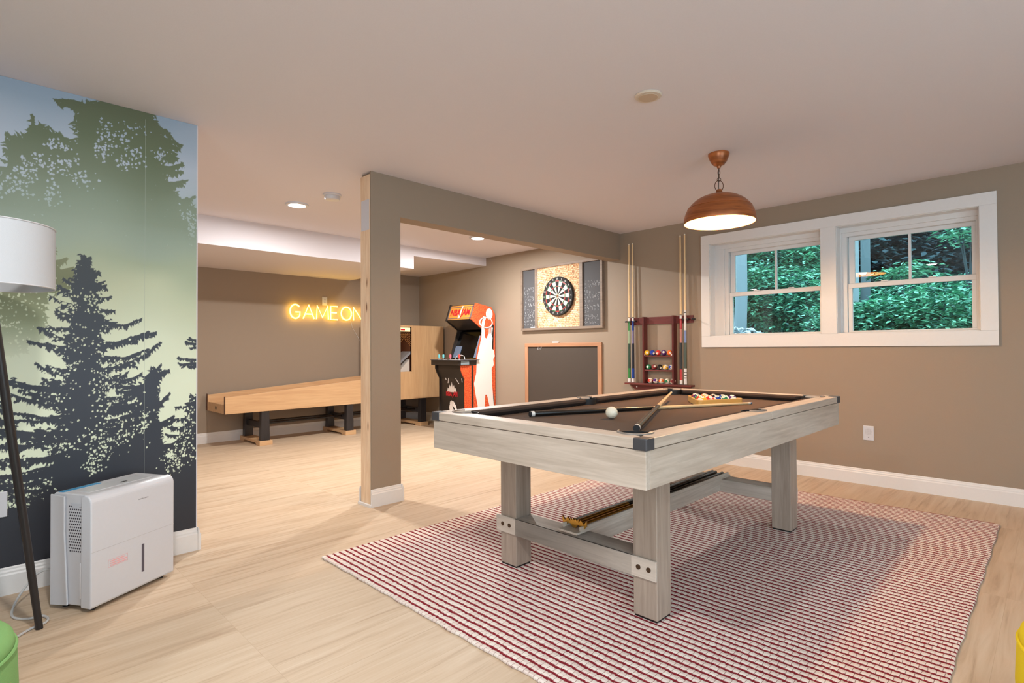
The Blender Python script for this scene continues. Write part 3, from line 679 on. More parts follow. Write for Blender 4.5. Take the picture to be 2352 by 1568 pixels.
for z, ns, y0, dy, nm in rows:
    for i, n in enumerate(ns):
        rnd = random.Random(n*7+3)
        ball(n, (XW-.046, y0-dy*i, z+.0288), (rnd.uniform(-.5, .5), rnd.uniform(-.4, .4), PI+.5+rnd.uniform(-.6, .6)), '%s pool ball on the %s of the mahogany wall rack' % (names[n], nm), 'balls on the wall rack shelves')
for i, (yy, lb) in enumerate([(3.145, 'small white chalk cube at the left end of the top rack shelf'), (2.822, 'small white chalk cube at the right end of the top rack shelf')]):
    c = MB().box(-.009, .009, -.009, .009, 0, .020).build('chalk_cube', mat('chalk_white', lin(236, 224, 218), .8), None, .0015); c.location = (XW-.060, yy-.004, 1.0402); tag(c, lb, 'chalk', 'chalk cubes on the rack')

# ================================================================ dartboard cabinet
DF = wood('grey_barnwood', lin(150, 132, 116), lin(112, 96, 84), 'y', 1.2, .55)
SLATE = mat('chalk_slate', lin(82, 82, 85), .8, bscale=9)
db = thing('dart_backboard', 'wide grey wood framed backboard with cork bricks between two chalk strips', 'dart backboard', (XW, 4.335, 1.765))
def oy(y): return y-4.335
def oz(z): return z-1.765
YA, YB_, ZA, ZB_ = 3.690, 4.985, 1.352, 2.165
f = MB()
f.box(-.045, -.001, oy(YA), oy(YB_), oz(ZA), oz(ZA+.030)); f.box(-.045, -.001, oy(YA), oy(YB_), oz(ZB_-.030), oz(ZB_))
f.box(-.045, -.001, oy(YA), oy(YA+.030), oz(ZA+.03), oz(ZB_-.03)); f.box(-.045, -.001, oy(YB_-.030), oy(YB_), oz(ZA+.03), oz(ZB_-.03))
f.box(-.045, -.012, oy(4.700), oy(4.735), oz(ZA+.03), oz(ZB_-.03)); f.box(-.045, -.012, oy(3.975), oy(4.020), oz(ZA+.03), oz(ZB_-.03))
f.build('frame', DF, db, .002)
def cork():
    m = bpy.data.materials.new('cork_bricks'); m.use_nodes = True; nt = m.node_tree; b = nt.nodes['Principled BSDF']; L = nt.links.new
    tc = nt.nodes.new('ShaderNodeTexCoord'); sp = nt.nodes.new('ShaderNodeSeparateXYZ'); cb_ = nt.nodes.new('ShaderNodeCombineXYZ'); L(tc.outputs['Object'], sp.inputs[0]); L(sp.outputs['Y'], cb_.inputs[0]); L(sp.outputs['Z'], cb_.inputs[1])
    br = nt.nodes.new('ShaderNodeTexBrick'); L(cb_.outputs[0], br.inputs['Vector']); br.inputs['Scale'].default_value = 1; br.inputs['Brick Width'].default_value = .044; br.inputs['Row Height'].default_value = .0225
    br.inputs['Mortar Size'].default_value = .0022; br.inputs['Mortar Smooth'].default_value = .5; br.inputs['Color1'].default_value = lin(248, 220, 184); br.inputs['Color2'].default_value = lin(226, 180, 134); br.inputs['Mortar'].default_value = lin(166, 116, 78)
    n = nt.nodes.new('ShaderNodeTexNoise'); n.inputs['Scale'].default_value = 55; n.inputs['Detail'].default_value = 4; L(tc.outputs['Object'], n.inputs['Vector'])
    r = nt.nodes.new('ShaderNodeValToRGB'); r.color_ramp.elements[0].position = .36; r.color_ramp.elements[0].color = lin(186, 132, 104); r.color_ramp.elements[1].position = .5; r.color_ramp.elements[1].color = (1, 1, 1, 1); L(n.outputs['Fac'], r.inputs[0])
    mx = nt.nodes.new('ShaderNodeMix'); mx.data_type = 'RGBA'; mx.blend_type = 'MULTIPLY'; mx.inputs[0].default_value = .8; L(br.outputs['Color'], mx.inputs[6]); L(r.outputs[0], mx.inputs[7]); L(mx.outputs[2], b.inputs['Base Color'])
    b.inputs['Roughness'].default_value = .9
    bp = nt.nodes.new('ShaderNodeBump'); bp.invert = True; bp.inputs['Strength'].default_value = .7; bp.inputs['Distance'].default_value = .004; L(br.outputs['Fac'], bp.inputs['Height']); L(bp.outputs[0], b.inputs['Normal'])
    return m
MB().box(-.030, -.012, oy(4.020), oy(4.700), oz(ZA+.03), oz(ZB_-.03)).build('cork_panel', cork(), db)
CHALK = mat('chalk_mark', lin(206, 208, 212), .9)
def scribble(mb, y0, y1, z0, z1, x, n, seed, size=.03, r=.0014):
    rnd = random.Random(seed); rows_ = n
    for k in range(rows_):
        z = z1-(z1-z0)*(k+.5)/rows_; y = y1-.005; lean = rnd.uniform(-.2, .2)
        while y > y0+.02:
            wl_ = rnd.uniform(.5, 1.3)*size
            pts = []
            for q in range(rnd.randint(4, 7)):
                pts.append((x, y-rnd.random()*wl_, z+(rnd.random()-.5)*size*1.1+lean*(y1-y)))
            mb.tube(pts, r, 4)
            y -= wl_+rnd.uniform(.004, .02)
for ya, yb, sd_ in ((3.720, 3.975, 3), (4.735, 4.955, 8)):
    pn = MB().box(-.022, -.012, oy(ya), oy(yb), oz(ZA+.03), oz(ZB_-.03)).build('chalk_panel', SLATE, db)
    sbb = MB(); scribble(sbb, oy(ya+.02), oy(yb-.01), oz(ZA+.06), oz(1.93), -.0225, 13, sd_, .034, .0011)
    if sd_ == 8: sbb.box(-.0235, -.0222, oy(4.75), oy(4.83), oz(ZA+.034), oz(ZA+.048))
    sbb.build('chalk_writing', CHALK, pn)
# dartboard
dt = thing('dartboard', 'round bristle dartboard hanging on the cork bricks', 'dartboard', (XW-.031, 4.340, 1.760))
RB = .252*.93
D_BLK, D_CRM, D_RED, D_GRN = mat('sisal_black', lin(34, 32, 32), .9), mat('sisal_cream', lin(236, 226, 196), .9), mat('sisal_red', lin(170, 48, 44), .9), mat('sisal_green', lin(40, 96, 60), .9)
MB().lathe([(0, 0), (RB, 0), (RB+.004, -.006), (RB+.004, -.030), (RB, -.036), (0, -.036)], axis='x', n=64).build('body', D_BLK, dt)
def ringseg(mb, r0, r1, a0, a1, x, mi):
    n = 3; vs_ = []
    P = [(x, r0*math.cos(a0+(a1-a0)*i/n), r0*math.sin(a0+(a1-a0)*i/n)) for i in range(n+1)]+[(x, r1*math.cos(a1-(a1-a0)*i/n), r1*math.sin(a1-(a1-a0)*i/n)) for i in range(n+1)]
    f_ = mb.b.faces.new([mb.b.verts.new(p) for p in P]); f_.material_index = mi
fc = MB(); RR = RB*.82
for k in range(20):
    a0 = (k-.5)*PI/10+PI/2; a1 = a0+PI/10; o1 = k % 2
    for r0, r1, mi in ((.075*RR, .60*RR, 0 if o1 == 0 else 1), (.60*RR, .66*RR, 2 if o1 == 0 else 3), (.66*RR, .94*RR, 0 if o1 == 0 else 1), (.94*RR, RR, 2 if o1 == 0 else 3)):
        ringseg(fc, r0, r1, a0, a1, -.0368, mi)
fc.lathe([(0, -.0369), (.075*RR, -.0369)], axis='x', n=20, mi=3); fc.lathe([(0, -.0372), (.035*RR, -.0372)], axis='x', n=16, mi=2)
fc.build('scoring_face', [D_BLK, D_CRM, D_RED, D_GRN], dt)
NW = mat('dart_number', lin(214, 214, 210), .4)
for k, n in enumerate([20, 1, 18, 4, 13, 6, 10, 15, 2, 17, 3, 19, 7, 16, 8, 11, 14, 9, 12, 5]):
    a = PI/2-k*PI/10; rr_ = RB*.91
    # seen from the room the y axis points left
    text('number', str(n), .031, NW, dt, basis((-.0375, -rr_*math.cos(a), rr_*math.sin(a)), (0, -1, 0), (0, 0, 1)), .0006, .9)
wr_ = MB()
for r in (.60, .66, .94, 1.0): wr_.tube([(-.0375, r*RR*math.cos(t), r*RR*math.sin(t)) for t in [2*PI*i/48 for i in range(48)]], .0008, 4, True)
for k in range(20):
    a = (k-.5)*PI/10+PI/2; wr_.tube([(-.0375, .075*RR*math.cos(a), .075*RR*math.sin(a)), (-.0375, RR*math.cos(a), RR*math.sin(a))], .0007, 4)
wr_.build('wire_spider', mat('steel_wire', lin(190, 190, 190), .3, .9), dt)

# ---- chalkboard below
FRM = wood('orange_pine_frame', lin(190, 144, 112), lin(160, 112, 80), 'y', 1.2, .5)
FRMZ = wood('orange_pine_frame_z', lin(190, 144, 112), lin(160, 112, 80), 'z', 1.2, .5)
kb = thing('chalkboard', 'brown-black chalkboard with light orange wood frame below the dartboard', 'chalkboard', (XW, 4.33, .84))
ya, yb, z0, z1 = 3.725, 4.937, .37, 1.188
MB().box(-.008, -.001, ya-4.33+.04, yb-4.33-.04, z0-.84+.03, z1-.84-.03).build('board', mat('blackboard', lin(70, 60, 52), .7, bscale=5), kb)
for z in ((z0, z0+.045), (z1-.045, z1)): MB().box(-.024, -.001, ya-4.33, yb-4.33, z[0]-.84, z[1]-.84).build('frame_rail', FRM, kb, .002)
for y in ((ya, ya+.055), (yb-.050, yb)): MB().box(-.0235, -.001, y[0]-4.33, y[1]-4.33, z0+.045-.84, z1-.045-.84).build('frame_stile', FRMZ, kb, .002)
sb2 = MB(); X = -.0088
def strk(pts): sb2.tube([(X, .40-u, .27+v) for u, v in pts], .0016, 4)
strk([(.0, .0), (.012, .03), (.024, .028), (.018, .014), (.002, .004), (.016, -.006), (.022, .008)]); strk([(.034, -.004), (.034, .03), (.052, -.002), (.054, .030)]); strk([(.068, .030), (.066, .010)]); strk([(.078, .034), (.074, .020)])
sb2.build('chalk_mark', CHALK, kb)
er = MB().box(-.022, -.002, -.050, .050, 0, .016).build('chalk_eraser', mat('eraser_white', lin(238, 232, 222), .7), None, .004); er.location = (XW, 4.42, 1.1885)
tag(er, 'small white eraser resting on top of the chalkboard frame', 'eraser')

# ================================================================ wall plates
def plate(name, label, cat, loc, rz, w_=.074, h_=.117, m_=None, kind='outlet'):
    """local -x faces the room"""
    t = thing(name, label, cat, loc, rz)
    MB().box(-.006, 0, -w_/2, w_/2, -h_/2, h_/2).build('cover_plate', m_ or M_WHITE, t, .003)
    if kind == 'outlet':
        for dz in (-.020, .020):
            s = MB().box(-.0085, -.004, -.017, .017, dz-.014, dz+.014).build('socket', M_WHITE, t, .003)
            q = MB(); q.box(-.0089, -.0086, -.008, -.0055, dz-.004, dz+.007); q.box(-.0089, -.0086, .0055, .008, dz-.004, dz+.007); q.build('socket_slots', M_BLACK, s)
    return t
t = plate('wall_outlet', 'white plate with perforated round sensor on the wall beside the pool table', 'wall plate', (XW-.0005, 1.107, .419), 0, .074, .117, None, 'none')
q = MB()
for i in range(-4, 5):
    for j in range(-4, 5):
        if i*i+j*j < 20: q.lathe([(0, 0), (.0016, 0), (.0016, -.0006), (0, -.0006)], (-.006, i*.006, j*.006+.010), 6, 'x')
q.build('speaker_grille', mat('grille_grey', lin(150, 146, 144), .6), t)
MB().lathe([(0, 0), (.003, 0), (.003, -.001), (0, -.001)], (-.006, 0, -.034), 10, 'x').build('indicator', M_BLACK, t)
plate('wall_outlet', 'white outlet plate above the E of the glowing sign', 'wall outlet', (3.60, YN-.0005, 1.80), PI/2, .074, .117)
p3 = plate('wall_outlet', 'white outlet on the forest mural at the left edge', 'wall outlet', (.085, YM-.0065, .418), PI/2, .14, .117)

# ================================================================ neon sign
NEON = emit('neon_tube', (1, .58, .06, 1), 15)
ns = thing('neon_sign', 'glowing yellow tube sign reading GAME ON on the back wall', 'neon sign', (3.09, YN-.045, 1.545))
Lh = .185
def P3(l, x0, wd): return [(x0+u*wd, 0, v*Lh) for u, v in l]
def arc(cx, cy, rx, ry, a0, a1, n=22): return [(cx+rx*math.cos(a0+(a1-a0)*i/n), cy+ry*math.sin(a0+(a1-a0)*i/n)) for i in range(n+1)]
GL = {'G': (.150, [arc(.5, .5, .48, .5, .75, 2*PI-.62)+[(.93, .46), (.52, .46)]]),
      'A': (.155, [[(0, 0), (.5, 1), (1, 0)], [(.18, .34), (.82, .34)]]),
      'M': (.175, [[(0, 0), (.06, 1), (.5, .12), (.94, 1), (1, 0)]]),
      'E': (.105, [[(1, 1), (0, 1), (0, 0), (1, 0)], [(0, .52), (.85, .52)]]),
      'O': (.160, [arc(.5, .5, .5, .5, 0, 2*PI*.985, 30)]),
      'N': (.140, [[(0, 0), (0, 1), (1, 0), (1, 1)]])}
xs = 0.0
for ch_ in 'GAME ON':
    if ch_ == ' ': xs += .022; continue
    wd, strokes = GL[ch_]; lt = MB()
    for s_ in strokes: lt.tube(P3(s_, xs, wd), .0095, 8)
    lt.build('letter_tube', NEON, ns)
    xs += wd+.033
bk = MB()
for q in (.1, .45, .8): bk.cyl((xs*q, .0, .05), .004, .043, 'y', 8)
bk.build('stand_off', M_WHITE, ns)
MB().tube([(.90, .02, -.01), (.93, .035, -.10), (1.06, .040, -.30), (1.062, .040, -.95)], .0025, 6).build('power_lead', M_WHITE, ns)

# ================================================================ arcade cabinet
AY0, AY1 = 5.50, 6.05
ARC = thing('arcade_cabinet', 'basketball arcade cabinet with orange side art, standing in the corner by the chalkboard', 'arcade machine', (4.93, 5.775, 0))
ax, ay = 4.93, 5.775
A_BLK = mat('arcade_black', lin(44, 38, 34), .4); A_SCR = mat('arcade_screen', lin(10, 9, 10), .12); A_WHT = mat('arcade_white', lin(238, 232, 228), .5)
def brickart():
    m = bpy.data.materials.new('orange_side_art'); m.use_nodes = True; nt = m.node_tree; b = nt.nodes['Principled BSDF']; L = nt.links.new
    tc = nt.nodes.new('ShaderNodeTexCoord'); v = nt.nodes.new('ShaderNodeTexVoronoi'); v.inputs['Scale'].default_value = 75; L(tc.outputs['Object'], v.inputs['Vector'])
    r = nt.nodes.new('ShaderNodeValToRGB'); r.color_ramp.elements[0].position = .25; r.color_ramp.elements[0].color = lin(236, 112, 58); r.color_ramp.elements[1].position = .6; r.color_ramp.elements[1].color = lin(204, 74, 42)
    L(v.outputs['Distance'], r.inputs[0]); L(r.outputs[0], b.inputs['Base Color']); b.inputs['Roughness'].default_value = .45; return m
ART = brickart()
prof = [(5.190, 0), (4.645, 0), (4.645, .725), (4.60, .80), (4.575, .86), (4.575, .915), (4.850, .985), (4.868, 1.10), (4.965, 1.378), (4.757, 1.512), (4.838, 1.735), (5.120, 1.690), (5.190, 1.600)]
pr = [(x-ax, z) for x, z in prof]
for y0, y1, nm in ((AY0, AY0+.016, 'side_panel'), (AY1-.016, AY1, 'side_panel')):
    sp_ = MB().prism(pr, 'y', y0-ay, y1-ay).build(nm, ART if y0 == AY0 else A_BLK, ARC)
    if y0 == AY0: side = sp_; side['label'] = 'orange textured side panel with white player figures'
yi0, yi1 = AY0+.016-ay, AY1-.016-ay
def slab(name, pts, m_, par=ARC):
    return MB().prism([(x-ax, z) for x, z in pts], 'y', yi0, yi1).build(name, m_, par)
slab('lower_front', [(5.17, 0.03), (4.665, 0.03), (4.665, .72), (4.60, .84), (4.60, .90), (5.17, .90)], A_BLK)
slab('screen', [(4.875, 1.0), (5.02, 1.36), (5.17, 1.40), (5.17, .95), (4.86, .95)], A_SCR)
slab('marquee_box', [(5.17, 1.40), (4.985, 1.385), (4.772, 1.512), (4.848, 1.722), (5.115, 1.675), (5.17, 1.60)], A_BLK)
# underside speaker panel line, bezel art
for z1_, x1_, y0_, y1_ in ((1.30, 4.985, yi0+.01, yi0+.07), (1.16, 4.935, yi1-.14, yi1-.005)):
    bez = MB(); bez.prism([(4.866-ax, 1.0), (4.872-ax, 1.0), (x1_-ax, z1_), (x1_-.006-ax, z1_)], 'y', y0_, y1_)
    bez.build('bezel_art', mat('bezel_blue', lin(110, 124, 148), .4), ARC)
# marquee: backlit panel tilted forward
mu, mv = Vector((0, -1, 0)), (Vector((4.848, 0, 1.722))-Vector((4.772, 0, 1.512))).normalized()
mn = mu.cross(mv)
mc = Vector(((4.848+4.772)/2-ax, 0, (1.722+1.512)/2))+mn*.003
Mq = basis(mc, mu, mv)
def flat(name, rects, m_, parent, M, lift=.0):
    mb = MB()
    for (u0, u1, v0, v1) in rects: mb.box(u0, u1, v0, v1, lift, lift+.0012)
    o = mb.build(name, m_, parent); o.data.transform(M); return o
mq = flat('marquee', [(-.255, .255, -.103, .103)], mat('marquee_orange', lin(240, 150, 66), .4, emis=lin(240, 150, 66), estr=.12), ARC, Mq)
flat('marquee_bands', [(-.255, .255, .070, .082), (-.255, .255, -.092, -.080), (-.255, -.235, -.103, .103), (.215, .255, -.103, .103)], mat('marquee_grey', lin(120, 108, 104), .4), mq, Mq, .0013)
text('marquee_lettering', 'NBA JAM', .125, mat('jam_red', lin(206, 40, 52), .4), mq, Mq @ Matrix.Translation((-.005, -.004, .003)), .0012, .82, .004)
bl = MB(); bl.prism([(-.030, -.088), (.006, -.088), (.018, 0), (.028, .09), (.012, .096), (-.006, .02), (-.02, -.01)], 'z', .0030, .0042); o = bl.build('player_figure', A_WHT, mq); o.data.transform(Mq)
# control deck (wider towards the front) with joysticks and buttons
dk = MB(); dk.prism([(4.525-ax, -.275-.02), (4.525-ax, .275+.02), (4.86-ax, .275), (4.86-ax, -.275)], 'z', .905, .972)
deck = dk.build('control_deck', A_BLK, ARC, .003)
d2 = MB(); d2.prism([(4.515-ax, -.315), (4.515-ax, .305), (4.88-ax, .285), (4.88-ax, -.305)], 'z', .972, .980); d2.build('deck_top', mat('deck_top', lin(96, 92, 94), .35), deck)
MB().box(4.56-ax, 4.70-ax, -.2965, -.2955, .915, .965).build('side_sticker', mat('blue_grey', lin(128, 142, 150), .4), deck)
TEAL, PINK = mat('stick_teal', lin(110, 190, 196), .3), mat('stick_pink', lin(226, 104, 120), .3)
for yy, m_ in ((.215, TEAL), (.120, TEAL), (-.030, PINK), (-.215, mat('stick_red', lin(214, 70, 60), .3))):
    j = MB(); j.lathe([(0, 0), (.012, 0), (.005, .006), (.005, .02), (0, .02)], (4.60-ax, yy, .980), 14); js = j.build('joystick', A_WHT, ARC)
    MB().lathe([(0, .018), (.013, .018), (.016, .05), (.014, .066), (0, .070)], (4.60-ax, yy, .980), 14).build('joystick_grip', m_, js)
bt = MB()
for yy in (.17, .075, -.09, -.16):
    for dx in (0, .03): bt.cyl((4.58+dx-ax, yy, .980), .009, .006, n=12)
bt.build('buttons', A_WHT, ARC)
arch = MB(); arch.tube([(4.62-ax+.02*math.sin(t), -.20+.10*math.cos(t), .985+.055*math.sin(t)) for t in [PI*i/14 for i in range(15)]], .0035, 6); arch.build('hoop_guard', A_WHT, ARC)
# front art: white outlines, logo and hands on the lower front
Mf = basis((4.664-ax, 0, .36), (0, -1, 0), (0, 0, 1))
art = MB()
def ln(pts, r=.0055): art.tube([(4.6635-ax, -u, v) for u, v in pts], r, 5)
ln([(-.20, .84), (-.14, .70)]); ln([(-.10, .66), (-.09, .72), (-.05, .75), (0, .76), (.06, .73), (.13, .66)]); ln([(-.06, .80), (-.04, .755)]); ln([(.18, .76), (.20, .68)])
ln([(-.22, .12), (-.05, .24)], .004); ln([(-.17, .10), (-.10, .15), (-.10, .12), (0.0, .19), (-.05, .06)], .004)
art.build('front_line_art', A_WHT, ARC)
cr = MB(); cr.prism([(-.10, .0), (-.085, .06), (-.06, .04), (-.045, .10), (-.02, .06), (0, .14), (.02, .06), (.045, .10), (.06, .04), (.085, .06), (.10, 0)], 'z', .001, .002); o = cr.build('crown_burst', A_WHT, ARC); o.data.transform(Mf @ Matrix.Translation((-.02, .18, 0)))
text('front_lettering', 'NBA JAM', .085, mat('jam_red', lin(206, 40, 52), .4), ARC, Mf @ Matrix.Translation((-.02, .155, .003)), .001, .72, .003)
hd = MB()
def blob(cx, cy, rx, ry, z=.002, n=20): hd.prism([(cx+rx*math.cos(2*PI*i/n), cy+ry*math.sin(2*PI*i/n)) for i in range(n)], 'z', z, z+.001)
blob(-.03, .02, .03, .05); blob(-.035, -.03, .036, .055, .0025)
hd.prism([(-.03, .07), (.02, .06), (.07, .0), (.12, -.12), (.17, -.20), (.20, -.30), (.15, -.30), (.12, -.20), (.08, -.12), (.04, -.03), (-.02, .02)], 'z', .003, .004)
hd.prism([(.0, -.03), (.03, -.06), (.06, -.18), (.10, -.30), (.06, -.30), (.03, -.18)], 'z', .0035, .0045)
o = hd.build('reaching_hand', A_WHT, ARC); o.data.transform(Mf)
# side art: black stripe, hoop, silhouettes (plain generic players)
Ms = basis((0, AY0-ay-.0005, 0), (1, 0, 0), (0, 0, 1))
def sart(name, polys, m_, lift=.0006):
    mb = MB()
    for p in polys: mb.prism([(x-ax, z) for x, z in p], 'z', lift, lift+.0008)
    o = mb.build(name, m_, side); o.data.transform(Ms); return o
sart('black_stripes', [[(4.755, .03), (4.790, .03), (4.790, .9), (4.755, .9)], [(5.10, 1.0), (5.15, 1.0), (5.165, 1.45), (5.13, 1.45)], [(5.13, .2), (5.18, .2), (5.16, .60)]], A_BLK, .0004)
fig = [[(4.90, .05), (4.96, .05), (4.985, .35), (5.0, .50), (5.03, .50), (5.09, .30), (5.12, .05), (5.18, .05), (5.15, .40), (5.13, .62), (5.12, .85), (5.16, .90), (5.15, .98), (5.18, 1.02), (5.16, 1.10), (5.13, 1.12), (5.13, 1.20), (5.14, 1.27), (5.11, 1.33), (5.06, 1.32), (5.03, 1.26), (5.0, 1.27), (4.985, 1.42), (5.00, 1.50), (5.03, 1.55), (4.97, 1.56), (4.94, 1.45), (4.935, 1.28), (4.90, 1.15), (4.85, .98), (4.84, .80), (4.80, .66), (4.83, .50), (4.87, .32)]]
sart('player_silhouette', fig, A_WHT, .0012)
sart('ball_silhouette', [[(5.08+.062*math.cos(2*PI*i/24), 1.595+.075*math.sin(2*PI*i/24)) for i in range(24)]], A_WHT, .0014)
hp = MB(); hp.tube([(5.02-ax+.115*math.cos(t), 1.475+.07*math.sin(t), .002) for t in [2*PI*i/28 for i in range(28)]], .008, 6, True)
for k in range(5): hp.tube([(5.06-ax+.02*k, 1.41, .002), (5.07-ax+.012*k, 1.22, .002)], .003, 5)
o = hp.build('hoop_and_net', A_WHT, side); o.data.transform(Ms)

# ================================================================ alley roller machine (lane and target cabinet)
SK = thing('alley_roller', 'long maple ball-rolling alley game with black legs along the back wall', 'arcade alley game', (2.09, 6.95, 0))
sx_, sy_ = 2.09, 6.95
ya, yb = 6.63-sy_, 7.25-sy_
for y0, y1 in ((ya, ya+.022), (yb-.022, yb)):
    MB().prism([(0, .400), (0, .588), (1.70, .715), (2.2, .750), (2.2, .400)], 'y', y0, y1).build('lane_side', M_MAPLE, SK, .002)
MB().prism([(.03, .44), (.03, .50), (.30, .50), (1.9, .60), (2.2, .62), (2.2, .44)], 'y', ya+.022, yb-.022).build('lane_bed', M_MAPLE, SK)
MB().box(.004, .026, ya+.022, yb-.022, .400, .505).build('front_board', M_MAPLE, SK, .002)
MB().box(.03, .16, ya+.022, ya+.10, .50, .545).build('ball_return', wood('maple_dark', lin(196, 140, 92), lin(150, 100, 60), 'x', 1, .4), SK)
MB().box(.002, .0045, -.02, .02, .435, .470).build('coin_slot', M_BLACK, SK)
for y0 in (ya-.0015, yb-.001): MB().box(-.003, .003, y0, y0+.0245, .400, .60).build('edge_strip', mat('edge_brown', lin(84, 48, 30), .4), SK)
tc0, tc1 = 2.05, 3.085
TC = MB()
TC.box(tc0, 2.30, ya-.002, ya+.02, .405, 1.462); TC.box(2.50, tc1, ya-.002, ya+.02, .405, 1.462)
TC.box(2.30, 2.50, ya-.002, ya+.02, .405, .80); TC.box(2.30, 2.50, ya-.002, ya+.02, 1.44, 1.462)
TC.box(tc0, tc1, yb-.02, yb, .405, 1.462); TC.box(tc1-.02, tc1, ya+.02, yb-.02, .405, 1.462); TC.box(tc0, tc1, ya+.02, yb-.02, 1.44, 1.462)
TC.build('target_cabinet', M_MAPLE_Z, SK)
MB().box(2.50, 2.504, ya-.004, ya+.30, .80, 1.44).build('window_edge', mat('edge_brown', lin(84, 48, 30), .4), SK)
MB().prism([(2.31, .80), (2.49, .80), (2.49, .98)], 'y', ya+.03, ya+.26).build('score_ramp', mat('ramp_white', lin(196, 186, 176), .5), SK)
MB().prism([(2.31, .90), (2.50, 1.05), (2.50, 1.09), (2.31, .94)], 'y', ya+.02, ya+.24).build('ramp_board', mat('ramp_grey', lin(128, 126, 130), .5), SK)
MB().box(2.31, 2.50, ya+.32, ya+.33, .80, 1.36).build('target_back', wood('cabinet_dark', lin(96, 56, 30), lin(60, 32, 16), 'x', 1, .5), SK)
nt_ = MB()
for k in range(14):
    x = 2.24+.032*k
    if 2.30 > x or x > 2.49: continue
    nt_.tube([(max(x, 2.30), ya+.012, 1.36 if x > 2.30 else 1.36-(2.30-x)), (min(x+.26, 2.5), ya+.012, 1.36-(min(x+.26, 2.5)-x))], .0018, 4)
    nt_.tube([(min(x, 2.5), ya+.014, 1.36 if x < 2.5 else 1.36-(x-2.5)), (max(x-.30, 2.30), ya+.014, 1.36-(x-max(x-.30, 2.30)))], .0018, 4)
nt_.build('side_net', mat('net_tan', lin(176, 120, 60), .7), SK)
MB().box(2.31, 2.49, ya+.01, ya+.014, 1.375, 1.43).build('lit_header', mat('header_lit', lin(252, 224, 170), .5, emis=lin(255, 220, 160), estr=.8), SK)
MB().box(2.33, 2.40, ya+.0085, ya+.0095, 1.39, 1.41).build('header_print', mat('jam_red', lin(206, 40, 52), .4), SK)
BLK2 = wood('black_stained', lin(52, 48, 50), lin(30, 28, 30), 'z', 1, .35)
for i, x0 in enumerate((.45, 1.54, 2.72)):
    ft = MB(); ft.prism([(ya-.01, 0), (ya+.10, 0), (ya+.12, .022), (yb-.12, .022), (yb-.10, 0), (yb+.01, 0), (yb+.01, .055), (ya-.01, .055)], 'x', x0-.075, x0+.075)
    ft.build('foot_board', M_MAPLE, SK, .003)
    for y0 in (ya+.012, yb-.082): 
        MB().prism([(x0-.052, .055), (x0+.052, .055), (x0+.044, .40), (x0-.044, .40)], 'y', y0, y0+.070).build('leg_post', BLK2, SK, .003)
    MB().box(x0-.02, x0+.02, ya+.082, yb-.082, .19, .26).build('leg_brace', BLK2, SK)
for yy in (ya+.20, yb-.20):
    MB().tube([(.45, yy, .235), (2.72, yy, .235)], .014, 12).build('tie_rod', mat('black_gloss', lin(26, 24, 26), .2), SK)

# ================================================================ dehumidifier
a_ = math.atan2(.214, .36)
DH = thing('dehumidifier', 'white portable dehumidifier with a water-level slot standing by the forest mural', 'dehumidifier', (.394, 2.934, 0), a_)
WD, DP, HT, Z0 = .420, .225, .500, .022
# x along the front, y towards the mural.  body = side profile extruded along the front width
def rprof(r, y1, z1, y0=0, z0=0, n=8):
    pts = [(y0+.004, z0), (y0, z0+.01)]
    pts += [(y0+r-r*math.cos(PI/2*i/n), z1-r+r*math.sin(PI/2*i/n)) for i in range(n+1)]
    return pts
body = rprof(.035, DP, HT, 0, Z0)+[(DP-.012, HT+.002), (DP, HT-.008), (DP-.0, Z0)]
MB().prism(body, 'x', .012, WD-.012, smooth=False).build('body', M_WHITE, DH, .004)
bf = rprof(.036, DP, HT+.001, -.002, Z0-.004)
MB().prism(bf[0:]+[(.055, HT-.01), (.055, Z0-.002)], 'x', 0, WD).build('front_shell', M_WHITE, DH, .005)
# tapered rear side moulding on the visible side
for xq in (.002, WD-.010):
    MB().prism([(.132, Z0), (DP+.004, Z0-.006), (DP+.004, HT-.004), (.150, HT-.010), (.150, .33)], 'x', xq, xq+.008).build('side_moulding', M_WHITE, DH, .003)
gr = MB(); nrow = 16
for r in range(nrow):
    for c in range(7):
        y = .040+.0115*c+(.0055 if r % 2 else 0); z = .255+.0128*r
        gr.lathe([(0, 0), (.0036, 0), (.0036, -.0009), (0, -.0009)], (.0118, y+.018, z), 6, 'x')
gr.build('air_grille', mat('grille_dark', lin(62, 58, 66), .7), DH)
hn = MB(); hn.prism([(.058, .462), (.068, .448), (.090, .438), (.115, .442), (.128, .462)], 'x', .0108, .0122); hn.build('hand_grip', mat('grip_shadow', lin(196, 198, 206), .6), DH, .0005)
MB().box(.0095, .0125, .060, .072, .055, .205).build('tank_slot', mat('slot_white', lin(244, 244, 250), .2), DH, .001)
MB().box(WD*.575, WD*.605, -.0035, -.001, .085, .215).build('level_window', mat('smoked_window', lin(84, 80, 92), .15), DH, .005)
MB().box(.0, WD, -.0026, -.0018, .2570, .2582).build('tank_seam', mat('seam_grey', lin(186, 182, 182), .6), DH)
pkm = mat('print_pink', lin(228, 168, 170), .6); pm = MB()
for k in range(3): pm.box(.085, .165-.01*(k == 2), -.0027, -.0019, .172+.009*k, .1765+.009*k)
pm.tube([(.078, -.0021, .168), (.078, -.0021, .200), (.170, -.0021, .200), (.170, -.0021, .168)], .0008, 4, True)
pm.build('warning_print', pkm, DH)
gm = MB(); 
for k in range(8): gm.box(.225+.0065*k, .229+.0065*k, -.0027, -.0019, .425, .430)
gm.build('front_print', mat('print_grey', lin(150, 148, 150), .6), DH)
cp = MB(); cp.box(.05, WD-.06, .070, .175, HT, HT+.0015); cp.build('control_panel', mat('panel_grey', lin(206, 208, 212), .25), DH)
